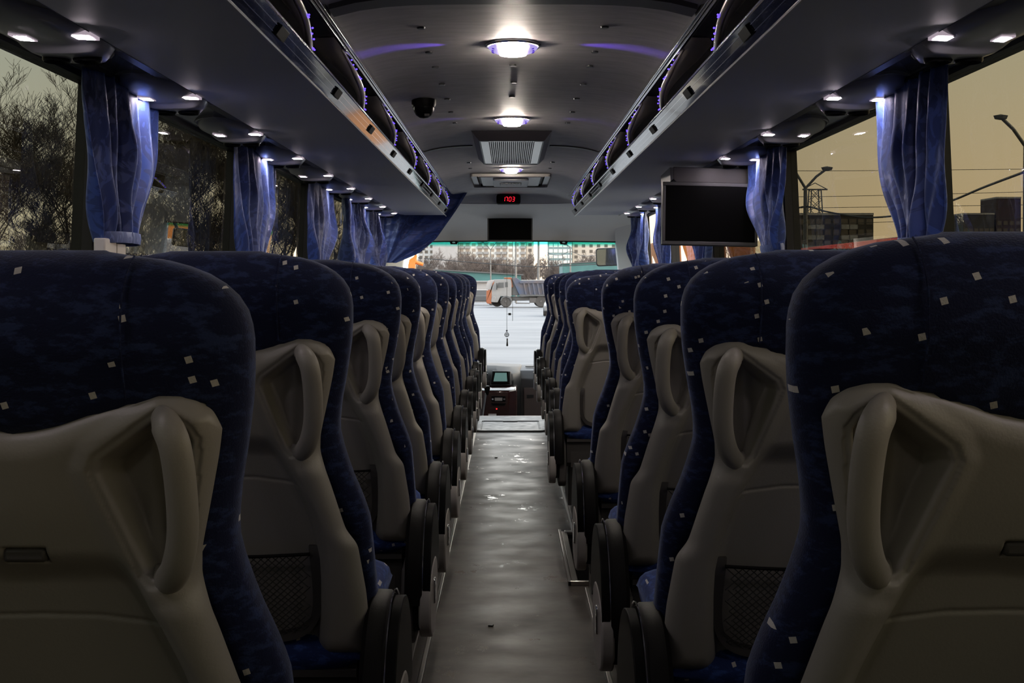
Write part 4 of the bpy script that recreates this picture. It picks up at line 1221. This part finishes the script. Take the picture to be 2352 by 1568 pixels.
for (x, z) in ((-0.27, -0.955), (-0.24, -0.955), (-0.28, -0.995), (-0.245, -0.995), (-0.215, -0.90), (-0.27, -0.90)):
    b = MB(); b.box(x - 0.012, x + 0.012, 10.60, 10.66, z - 0.008, z + 0.008); part('switch', b, M['lgrey_pl'] if z < -0.98 else M['black_gl'], bevel=0.003)
t = thing('gear_lever', 'chrome gear lever with black knob in front of the wood console', 'gear lever', (-0.225, 10.30, E - 1.66))
b = MB(); b.tube([(-0.03, 0.0, 0.0), (-0.02, 0, 0.40), (0.012, 0, 0.62)], 0.010, 10); b.build('shaft', M['chrome'], t)
b = MB(); b.lathe([(0.012, -0.06), (0.020, -0.03), (0.028, 0.0), (0.022, 0.022), (0.0, 0.027)], (0.022, 0, 0.66), n=16); b.build('knob', M['black_gl'], t)
b = MB(); b.lathe([(0.06, 0.0), (0.05, 0.05), (0.025, 0.13), (0.012, 0.17)], (-0.025, 0, 0.14), n=16); b.build('gaiter', M['black_pl'], t)

# things hanging in the windscreen
t = thing('hanging_charm', 'little steering-wheel charm with tassel on a long cord before the windscreen', 'ornament', (-0.026, 11.40, E + 0.50))
b = MB(); b.tube([(0, 0, 0.0), (0, 0, -1.02)], 0.0022, 6); b.build('cord', M['seal'], t)
b = MB(); b.tube([(0.020*math.cos(a), 0, -1.065 + 0.020*math.sin(a)) for a in [6.2832*i/20 for i in range(21)]], 0.004, 6); b.box(-0.018, 0.018, -0.003, 0.003, -1.068, -1.062); b.box(-0.003, 0.003, -0.003, 0.003, -1.082, -1.048); b.build('wheel', M['seal'], t)
b = MB(); b.lathe([(0.0, 0.014), (0.009, 0.004), (0.009, -0.006), (0.0, -0.012)], (0, 0, -1.025), n=10); b.build('bead', M['truck_b'], t)
b = MB(); b.lathe([(0.004, 0.03), (0.008, 0.02), (0.006, 0.0), (0.011, -0.045), (0.008, -0.05)], (0.004, 0, -1.13), n=10); b.build('tassel', M['seal'], t)
t = thing('hanging_cube', 'short dark cord with a small black cube hanging right of the charm', 'ornament', (0.032, 11.40, E + 0.50))
b = MB(); b.tube([(0, 0, 0.0), (0, 0, -0.925)], 0.0022, 6); b.build('cord', M['seal'], t)
b = MB(); b.box(-0.042, -0.016, -0.01, 0.01, -0.868, -0.845); b.tube([(-0.056, 0, -0.857), (0, 0, -0.857)], 0.0018, 5); b.build('cube', M['seal'], t)
for px, lb in ((1043, 'left'), (1294, 'right')):
    x = (px - 1170) * 11.5 / 2590
    t = thing('sensor_box', 'small black sensor box on the top edge of the windscreen, on the %s' % lb, 'sensor', (x, 11.50 - 0.25*((x-XC)/1.2)**2, E + 0.372), group='sensor boxes on the windscreen edge')
    b = MB(); b.prism([(-0.045, 0.012), (0.045, 0.012), (0.032, -0.022), (-0.032, -0.022)], 'y', -0.02, 0.03); b.build('body', M['black_pl'], t, fix=True)
    b = MB(); b.lathe([(0.016, -0.021), (0.0, -0.0225)], (0, 0, -0.004), axis='y', n=14, sy=0.45); b.build('eye', M['teal_lcd'], t)

# outside mirror on the right
t = thing('wing_mirror', 'rounded exterior wing mirror seen through the right of the windscreen', 'mirror', (1.07, 12.1, E + 0.235))
b = MB(); b.prism(rrect(0.145, 0.098, 0.03), 'y', 0.0, 0.06); b.build('housing', M['seal'], t, fix=True, bevel=0.008)
b = MB(); b.prism(rrect(0.132, 0.086, 0.025), 'y', -0.004, 0.002); b.build('mirror_glass', M['mirror'], t, fix=True)
b = MB(); b.tube([(0.10, 0.03, 0.08), (0.20, 0.02, 0.25), (0.16, -0.10, 0.45), (0.05, -0.30, 0.50)], 0.018, 8); b.build('arm', M['seal'], t)
t.rotation_euler = (0, math.radians(-2), math.radians(-14))

# ================================================================== outside: snowy yard
GZ = -2.6
b = MB()
b.grid(lambda u, v: (lerp(-900, 900, u), lerp(-150, 1500, v), GZ + (0.05 * math.sin(u*400) * math.sin(v*300))), 60, 60)
o = b.build('snowy_ground', M['snow'], None, lift=E); o['kind'] = 'structure'; o['label'] = 'packed snow of the yard'

def TP(cx, cy, Y=103.0):
    return (((1050 + cx / 5.6) - 1170) * Y / 2590.0, (640 - (480 + cy / 5.6)) * Y / 2590.0)
# ---- dump truck, side on, nose to the left
x0 = TP(370, 0)[0]; gz = GZ
t = thing('dump_truck', 'dump truck with white and orange cab and rusty blue tipper body, parked across the yard', 'truck', (x0, 103.0, E + gz))
def tp(pts, name, m, y0, y1, parent=None, bevel=0.03, **k):
    q = [(TP(a, c)[0] - x0, TP(a, c)[1] - gz) for a, c in pts]
    b = MB(); b.prism(q, 'y', y0, y1); return b.build(name, m, parent or t, fix=True, bevel=bevel, smooth=20, **k)
cab = tp([(440, 1200), (440, 1010), (492, 905), (690, 903), (700, 960), (700, 1110), (690, 1130), (560, 1120), (520, 1200)], 'cab', M['truck_w'], 0, 2.4)
tp([(398, 1195), (398, 1030), (440, 930), (495, 908), (495, 1195)], 'cab_front', M['truck_w'], 0.16, 2.24, cab)
tp([(372, 1035), (385, 950), (400, 918), (490, 905), (440, 1010), (436, 1040)], 'windscreen', M['bld_g'], 0.12, 2.28, cab)
tp([(385, 1215), (372, 1190), (376, 1050), (440, 1030), (452, 960), (470, 930), (480, 935), (445, 1010), (440, 1218)], 'nose', M['truck_o'], -0.03, 2.43, cab)
tp([(508, 1015), (530, 945), (600, 943), (600, 1012)], 'side_window', M['dsteel'], -0.02, 0.05, cab, bevel=0)
tp([(615, 1005), (615, 940), (650, 938), (652, 1003)], 'rear_window', M['dsteel'], -0.02, 0.05, cab, bevel=0)
tp([(600, 895), (600, 880), (700, 878), (722, 1000), (700, 1010), (690, 905)], 'roof_fairing', M['truck_o'], 0.1, 2.3, cab)
tp([(438, 1195), (440, 1150), (470, 1120), (495, 1130), (495, 1200)], 'headlamp_panel', M['truck_w'], -0.05, 0.2, cab)
tp([(505, 950), (516, 950), (516, 1035), (505, 1035)], 'door_mirror', M['seal'], -0.35, -0.1, cab, bevel=0)
body = tp([(700, 885), (765, 880), (822, 925), (1180, 918), (1260, 918), (1240, 1118), (800, 1108)], 'tipper_body', M['truck_b'], -0.05, 2.45)
for k in range(7):
    xx = 850 + 58 * k
    tp([(xx, 955), (xx + 22, 955), (xx + 48, 1100), (xx + 26, 1100)], 'rib', M['truck_b'], -0.16, -0.04, body, bevel=0)
tp([(800, 935), (1250, 930), (1250, 950), (812, 955)], 'top_rail', M['truck_b'], -0.18, -0.04, body, bevel=0)
tp([(800, 1095), (1245, 1100), (1245, 1120), (800, 1120)], 'lower_rail', M['dsteel'], -0.14, -0.03, body, bevel=0)
tp([(822, 912), (1250, 908), (1250, 922), (822, 925)], 'snow_load', M['truck_w'], 0.05, 2.35, body)
tp([(700, 910), (740, 905), (800, 1110), (700, 1110)], 'cab_gap', M['dsteel'], 0.2, 2.2)
tp([(560, 1130), (1260, 1120), (1260, 1170), (690, 1180), (560, 1170)], 'chassis', M['dsteel'], 0.4, 2.0)
tp([(930, 1140), (1020, 1140), (1020, 1205), (930, 1205)], 'fuel_tank', M['hub'], -0.02, 0.5)
for yy in (1160, 1212):
    tp([(752, yy - 8), (935, yy - 5), (935, yy + 6), (752, yy + 4)], 'side_guard', M['hub'], -0.02, 0.06, bevel=0)
tp([(552, 1180), (570, 1135), (625, 1112), (690, 1128), (712, 1185), (690, 1185), (670, 1150), (625, 1135), (585, 1150), (572, 1185)], 'wheel_arch', M['dsteel'], -0.08, 0.5)
def wheel(cx, y, par):
    xx, _ = TP(cx, 0); b = MB()
    b.lathe([(0.25, -0.14), (0.47, -0.15), (0.53, -0.09), (0.53, 0.12), (0.47, 0.15)], (xx - x0, y, 0.53), axis='y', n=28)
    w_ = b.build('wheel', M['tyre'], par, fix=True)
    b = MB(); b.lathe([(0.30, -0.13), (0.24, -0.10), (0.12, -0.13), (0.10, -0.17), (0.0, -0.17)], (xx - x0, y, 0.53), axis='y', n=20); b.build('hub', M['hub'], w_, fix=True)
for cx in (628, 1078, 1235):
    wheel(cx, 0.12, t); wheel(cx - 12, 2.2, t)
wheel(510, 2.2, t)

# ---- helpers for far things: photo pixel column/row at a known distance
def AT(px, py, Y): return ((px - 1170) * Y / 2590.0, (640 - py) * Y / 2590.0)

def car(name, label, px, Y, col, L=4.3, rz=0.0):
    x = AT(px, 0, Y)[0]
    t = thing(name, label, 'car', (x, Y, E + GZ), rz)
    b = MB(); b.prism([(-L/2, 0.35), (-L/2 - 0.05, 0.75), (-L/2 + 0.9, 0.95), (L/2 - 0.25, 0.98), (L/2, 0.7), (L/2, 0.35)], 'y', -0.85, 0.85); bd = b.build('body', col, t, fix=True, bevel=0.08)
    b = MB(); b.loft([[(-L/2 + 0.85, -0.8, 0.93), (L/2 - 0.35, -0.8, 0.93), (L/2 - 0.35, 0.8, 0.93), (-L/2 + 0.85, 0.8, 0.93)], [(-L/2 + 1.7, -0.62, 1.45), (L/2 - 0.9, -0.62, 1.45), (L/2 - 0.9, 0.62, 1.45), (-L/2 + 1.7, 0.62, 1.45)]])
    b.build('cabin', M['win'], bd, fix=True, bevel=0.04)
    b = MB(); b.box(-L/2 + 1.7, L/2 - 0.9, -0.62, 0.62, 1.44, 1.50); b.build('roof', M['truck_w'], bd, bevel=0.03)
    for sx in (-1, 1):
        for sy in (-1, 1):
            b = MB(); b.lathe([(0.0, -0.1), (0.32, -0.1), (0.34, 0), (0.32, 0.1), (0.0, 0.1)], (sx * L * 0.31, sy * 0.80, 0.34), axis='y', n=18); b.build('wheel', M['tyre'], t, fix=True)
    return t
car('parked_car', 'dark car parked behind the nose of the dump truck', 1098, 112, M['dsteel'])
car('parked_car', 'pale car mostly hidden by the right-hand seats near the truck', 1279, 80, M['truck_w'], rz=1.5)

def shed(label, px0, px1, ytop0, ytop1, Y, D, m, snow=False):
    x0_, z0_ = AT(px0, ytop0, Y); x1_, z1_ = AT(px1, ytop1, Y)
    t = thing('shed', label, 'shed', ((x0_ + x1_) / 2, Y, E + GZ))
    c = (x0_ + x1_) / 2
    b = MB(); b.loft([[(x0_ - c, 0, 0), (x1_ - c, 0, 0), (x1_ - c, D, 0), (x0_ - c, D, 0)], [(x0_ - c, 0, z0_ - GZ), (x1_ - c, 0, z1_ - GZ), (x1_ - c, D, z1_ - GZ), (x0_ - c, D, z0_ - GZ)]])
    w_ = b.build('wall', m, t, fix=True)
    b = MB(); b.loft([[(x0_ - c - .3, -0.3, z0_ - GZ), (x1_ - c + .3, -0.3, z1_ - GZ), (x1_ - c + .3, D, z1_ - GZ), (x0_ - c - .3, D, z0_ - GZ)], [(x0_ - c - .3, -0.3, z0_ - GZ + .15), (x1_ - c + .3, -0.3, z1_ - GZ + .15), (x1_ - c + .3, D, z1_ - GZ + .15), (x0_ - c - .3, D, z0_ - GZ + .15)]])
    b.build('roof', M['truck_w'] if snow else M['dsteel'], t, fix=True)
    return t
shed('long low teal shed with sloping roof behind the dump truck', 1000, 1197, 620, 632, 150, 10, M['teal'])
shed('low grey shed with snow on its roof, left of the dump truck', 1060, 1118, 648, 648, 125, 6, M['bld_g'], True)
shed('teal shed at the right edge of the windscreen view', 1292, 1420, 607, 598, 190, 12, M['teal'])
shed('long teal fence-like shed seen through the left windows', -900, 640, 606, 606, 120, 6, M['teal'], True)

# ---- apartment blocks, each window its own part
def block(label, X0, X1, Y, H, floors, cols, wall, z_first=1.5, win=(1.6, 1.5), balcony=(), D=14, ridx=0, winm=None):
    rnd = random.Random(ridx + 5)
    t = thing('apartment_block', label, 'building', ((X0 + X1) / 2, Y, E + GZ))
    W2 = (X1 - X0) / 2
    b = MB(); b.box(-W2, W2, 0, D, 0, H); b.build('wall', wall, t)
    b = MB(); b.box(-W2, W2, -0.3, D, H, H + 0.6); b.build('parapet', M['bld_g'], t)
    fh = 2.8; cw = (X1 - X0) / cols
    wm = MB(); wm.box(-win[0]/2, win[0]/2, -0.12, 0.1, 0, win[1])
    proto = None
    for f_ in range(floors):
        z = z_first + fh * f_
        if z + 2 > H: break
        for c in range(cols):
            x = -W2 + cw * (c + 0.5)
            m = (winm or (M['win'] if rnd.random() < 0.6 else M['win2']))
            if proto is None:
                proto = wm.build('window', m, t, smooth=0); o = proto
            else:
                o = proto.copy(); COL.objects.link(o); o.parent = t
            o.location = (x, 0, z)
            if c in balcony:
                o.scale = (1.15, 1, 1.0)
                q = MB(); q.box(-cw*0.46, cw*0.46, -1.1, 0, -1.25, -0.05)
                if not hasattr(block, 'bm') or block.bm[0] != cw: block.bm = (cw, q.build('balcony', M['truck_w'], t, smooth=0)); o2 = block.bm[1]
                else:
                    o2 = block.bm[1].copy(); COL.objects.link(o2); o2.parent = t
                o2.location = (x, 0, z)
    return t
k = 565 / 2590.0
block('white panel apartment block with rows of balconies in the middle of the windscreen', (1053-1170)*k, (1208-1170)*k, 565, 36, 9, 11, M['bld_w'], z_first=5.0, balcony=(0, 1, 3, 4, 6, 7, 10), ridx=1)
block('plain pale block end adjoining the white balcony block', (1209-1170)*k, (1226-1170)*k, 566, 34, 8, 1, M['bld_b'], z_first=5, ridx=2)
block('blue-green panel apartment block with white windows, right of the hanging screen', (1260-1170)*k, (1314-1170)*k, 565, 37, 9, 5, M['bld_t'], z_first=4.5, win=(2.0, 1.7), ridx=3, winm=M['bld_w'])
block('beige apartment block at the right of the windscreen', (1316-1170)*k, (1420-1170)*k, 570, 37, 9, 6, M['bld_b'], z_first=4.5, ridx=4)
block('windowless light grey block at the left of the windscreen', (995-1170)*k, (1052-1170)*k, 560, 38, 0, 1, M['bld_g'], ridx=5)
block('narrow white block beside the driver curtain', (955-1170)*k, (993-1170)*k, 580, 38, 9, 3, M['bld_w'], z_first=4.5, ridx=6)
k2 = 300 / 2590.0
block('dark long apartment block on the skyline beyond the second right window', (1815-1170)*k2, (2006-1170)*k2, 300, 19.5, 6, 10, M['bld_dk'], z_first=3.0, balcony=(2, 3, 6, 7), ridx=7)
k3 = 420 / 2590.0
block('stepped dark block on the skyline beyond the nearest right window', (2212-1170)*k3, (2284-1170)*k3, 420, 26.5, 7, 6, M['bld_dk'], z_first=3.0, ridx=8)
block('tall brick-red block on the skyline at the right edge', (2288-1170)*k3, (2345-1170)*k3, 420, 32.5, 8, 4, M['bld_brick'], z_first=3.0, ridx=9)

# ---- bare trees
def tree_mesh(seed, H, depth, spread, twig, r0, m, rmin=0.007):
    rnd = random.Random(seed); b = MB()
    def grow(p, d, L, r, lv):
        n = 3; pts = [p]; q = Vector(p); dd = Vector(d)
        for i in range(n):
            dd = (dd + Vector((rnd.uniform(-1, 1), rnd.uniform(-1, 1), rnd.uniform(-0.3, 0.5))) * 0.16).normalized()
            q = q + dd * (L / n); pts.append(q.copy())
        r1 = r * 0.55
        b.tube(pts, [max(rmin, lerp(r, r1, i / n)) for i in range(n + 1)], 5 if lv < 2 else 3, caps=False)
        if lv >= depth: return
        nb = rnd.randint(*twig) + (2 if lv == 0 else 0)
        for k in range(nb):
            f = rnd.uniform(0.3 if lv else 0.22, 1.0)
            i = min(n - 1, int(f * n)); base = pts[i].lerp(pts[i+1], f * n - i)
            a = rnd.uniform(0, 6.283)
            side = Vector((math.cos(a), math.sin(a), rnd.uniform(0.1, 0.7)))
            nd = (dd * rnd.uniform(0.5, 1.0) + side * spread).normalized()
            grow(base, nd, L * rnd.uniform(0.45, 0.68), r * lerp(0.7, 0.3, f) * 0.75, lv + 1)
    grow(Vector((0, 0, 0)), Vector((0, 0, 1)), H * 0.62, r0, 0)
    return b
def trees(protos, spots, group, label, nm='bare_tree'):
    for i, (x, y, s_, rz) in enumerate(spots):
        p = protos[i % len(protos)]
        o = p[0] if not p[1] else p[0].copy()
        if p[1]: COL.objects.link(o)
        p[1] = True
        o.location = (x, y, E + GZ); o.scale = (s_, s_, s_); o.rotation_euler = (0, 0, rz)
        prop(o, label, 'tree', group)
rnd = random.Random(4)
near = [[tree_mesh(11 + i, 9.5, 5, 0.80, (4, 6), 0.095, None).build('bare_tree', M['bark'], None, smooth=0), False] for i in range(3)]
sp_ = []
for i in range(17):
    a = -0.47 + 0.31 * i / 16 + rnd.uniform(-0.008, 0.008)
    Y = rnd.uniform(34, 50)
    sp_.append((a * Y, Y, rnd.uniform(0.72, 1.0) * (0.9 if i < 8 else 0.95) * Y / 42, rnd.uniform(0, 6)))
trees(near, sp_, 'bare trees beside the bus', 'bare branchy winter tree in the thicket seen through the left windows')
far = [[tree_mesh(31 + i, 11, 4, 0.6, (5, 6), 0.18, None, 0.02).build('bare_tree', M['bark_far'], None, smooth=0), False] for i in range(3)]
sp_ = []
for i in range(90):
    px = 950 + 480 * (i + rnd.uniform(-.5, .5)) / 90; Y = rnd.uniform(215, 300)
    sp_.append(((px - 1170) * Y / 2590, Y, rnd.uniform(0.40, 0.66), rnd.uniform(0, 6)))
trees(far, sp_, 'tree belt before the apartment blocks', 'bare winter tree in the brown belt before the apartment blocks')

# ---- lamp posts, pylon, wires
def post(label, px, Y, ztop, r=0.14, arms=(), cat='lamp post', kind='street_lamp', m='concrete'):
    x = AT(px, 0, Y)[0]
    t = thing(kind, label, cat, (x, Y, E + GZ))
    H = ztop - GZ
    b = MB(); b.tube([(0, 0, 0), (0, 0, H)], [r, r * 0.6], 10); b.build('pole', M[m], t)
    for (dx, dz) in arms:
        b = MB(); b.tube([(0, 0, H - 0.1), (dx * 0.5, 0, H + dz * 0.55), (dx, 0, H + dz)], r * 0.45, 6); b.build('arm', M['dsteel'], t)
        b = MB(); b.lathe([(0.0, -r*.8), (r*0.9, -r*0.5), (r*1.1, r*0.4), (0.0, r*0.8)], (dx, 0, H + dz), n=10, sx=1.8); b.build('lamp_head', M['dsteel'], t)
    return t
post('concrete pole left of the dump truck cab, with small twin arms', 1127, 125, AT(0, 572, 125)[1], 0.10, [(-0.9, 0.8), (0.8, 0.9)])
post('tall pole rising behind the dump truck, next to the hanging charm', 1185, 122, AT(0, 500, 122)[1], 0.13)
post('tall pole behind the tipper body, right of the hanging screen', 1237, 118, AT(0, 500, 118)[1], 0.16)
post('slim pole with a lamp head, left of the wing mirror', 1310, 110, AT(0, 566, 110)[1], 0.10, [(-0.5, 0.2)])
post('twin-armed street lamp seen through the second right window', 1850, 60, AT(0, 428, 60)[1], 0.16, [(-1.0, 1.3), (1.15, 0.95)], m='dsteel')
post('street lamp with a long arm seen through the nearest right window', 2356, 36, AT(0, 330, 36)[1], 0.12, [(-0.80, 0.85)], m='dsteel')
# pylon
Y = 380; x, z = AT(1872, 435, Y)
t = thing('power_pylon', 'lattice power pylon on the skyline beyond the second right window', 'pylon', (x, Y, E + GZ))
H = z - GZ; b = MB()
for sx in (-1, 1):
    for sy in (-1, 1): b.tube([(sx * 3.2, sy * 3.2, 0), (sx * 1.6, sy * 1.6, H)], 0.22, 4)
for i in range(9):
    q0, q1 = i / 9, (i + 1) / 9; w0, w1 = lerp(3.2, 1.6, q0), lerp(3.2, 1.6, q1)
    for sy in (-1, 1):
        b.tube([(-w0, sy*w0, H*q0), (w1, sy*w1, H*q1)], 0.12, 3); b.tube([(w0, sy*w0, H*q0), (-w1, sy*w1, H*q1)], 0.12, 3)
b.build('tower', M['dsteel'], t)
for zz, w_ in ((H, 4.2), (H * 0.62, 10.0)):
    b = MB(); b.tube([(-w_, 0, zz), (w_, 0, zz)], 0.25, 4); b.tube([(-w_, 0, zz), (0, 0, zz + 2.2), (w_, 0, zz)], 0.15, 4); b.build('crossarm', M['dsteel'], t)
def wire(label, pts, r, name='cable'):
    P = catmull(pts, 8); b = MB(); b.tube([(p.x, p.y, p.z) for p in P], r, 5)
    o = b.build(name, M['seal'], None, lift=E); prop(o, label, 'cable', 'overhead cables outside the bus')
def WP(px, py, Y): a = AT(px, py, Y); return (a[0], Y, a[1])
wire('thick sagging black cable beyond the second right window', [WP(1800, 490, 60), WP(1850, 474, 60), WP(1900, 486, 58), WP(1990, 499, 55), WP(2090, 490, 50), WP(2180, 463, 45), WP(2260, 430, 41), WP(2350, 396, 36)], 0.045)
for j, (a, c_, d_) in enumerate([(452, 450, 440), (478, 476, 470), (520, 512, 500), (392, 392, 388)]):
    wire('thin overhead wire crossing the sky on the right, %s from the top' % ['second', 'third', 'lowest', 'first'][j], [WP(1780, a, 90), WP(1960, c_, 90), WP(2380, d_, 90)], 0.022)
wire('pale overhead wire crossing in front of the far trees', [WP(960, 592, 95), WP(1130, 606, 95), WP(1237, 612, 95), WP(1420, 604, 95)], 0.035)
wire('sagging wire between the poles right of the hanging screen', [WP(1237, 566, 118), WP(1262, 582, 117), WP(1288, 586, 114), WP(1310, 577, 110), WP(1345, 588, 108), WP(1420, 580, 100)], 0.025)

# ---- orange and red things at the sides
x0_, z0_ = AT(1878, 568, 42); x1_, z1_ = AT(2062, 545, 42)
t = thing('market_tent', 'low building with a red sloping roof beyond the second right window', 'building', ((x0_ + x1_)/2, 42, E + GZ))
c = (x0_ + x1_)/2; zr = z1_ - GZ
b = MB(); b.box(x0_ - c, x1_ - c, 0, 3, 0, zr - 0.5); b.build('wall', M['truck_w'], t)
b = MB(); b.loft([[(x0_ - c, y, z0_ - GZ - 0.05), (x1_ - c, y, z0_ - GZ - 0.05), (x1_ - c, y, zr), (x0_ - c, y, z0_ - GZ + 0.03)] for y in (-0.3, 3.2)]); b.build('roof', M['red_paint'], t, fix=True)
b = MB(); b.box(x1_ - c, x1_ - c + 0.35, -0.2, 3, 0, zr + 0.02); b.build('end_wall', M['truck_w'], t)

x, _ = AT(1607, 0, 24)
t = thing('orange_lorry', 'orange lorry body glimpsed between the curtains under the large screen', 'lorry', (x, 24, E + GZ))
b = MB(); b.box(-0.9, 1.2, 0, 5, 0.6, 3.4); b.build('body', M['orange'], t, bevel=0.05)
b = MB(); b.box(-0.85, 1.15, -1.6, -0.1, 0.7, 2.9); cb = b.build('cab', M['truck_w'], t, bevel=0.08)
for xx in (-0.9, 1.1):
    for yy in (-0.8, 3.8):
        b = MB(); b.lathe([(0.0, -0.15), (0.48, -0.15), (0.5, 0), (0.48, 0.15), (0.0, 0.15)], (xx, yy, 0.5), axis='x', n=20); b.build('wheel', M['tyre'], t, fix=True)

# excavator left of the windscreen
Y = 70; xe, ze = AT(944, 602, Y)
t = thing('excavator', 'orange excavator arm rising behind the left seats, below the driver curtain', 'excavator', (xe, Y, E + GZ))
def ep(px, py): a = AT(px, py, Y); return (a[0] - xe, a[1] - GZ)
b = MB(); b.prism([ep(938, 610), ep(941, 596), ep(950, 590), ep(956, 583), ep(958, 588), ep(954, 606), ep(952, 640), ep(938, 640)], 'y', -0.25, 0.25); bm_ = b.build('boom', M['orange'], t, fix=True)
b = MB(); p0, p1 = ep(948, 600), ep(972, 607); b.tube([(p0[0], 0, p0[1]), (p1[0], 0, p1[1])], 0.11, 8); b.build('stick', M['orange'], t)
p0, p1, p2 = ep(971, 603), ep(973, 577), ep(973, 568)
b = MB(); b.tube([(p0[0], 0, p0[1]), (p1[0], 0, p1[1])], 0.05, 8); b.build('piston', M['truck_w'], t)
b = MB(); b.lathe([(0.0, 0.12), (0.14, 0.08), (0.16, -0.12), (0.0, -0.2)], (p2[0], 0, p2[1]), n=10); b.build('grab_motor', M['dsteel'], t)
b = MB(); b.box(-1.4, 1.6, -1.2, 1.2, 0.9, 1.9); b.build('house', M['orange'], t, bevel=0.08)
b = MB(); b.box(-1.8, 2.0, -1.4, -0.8, 0.0, 0.8); b.box(-1.8, 2.0, 0.8, 1.4, 0.0, 0.8); b.build('tracks', M['dsteel'], t, bevel=0.1)
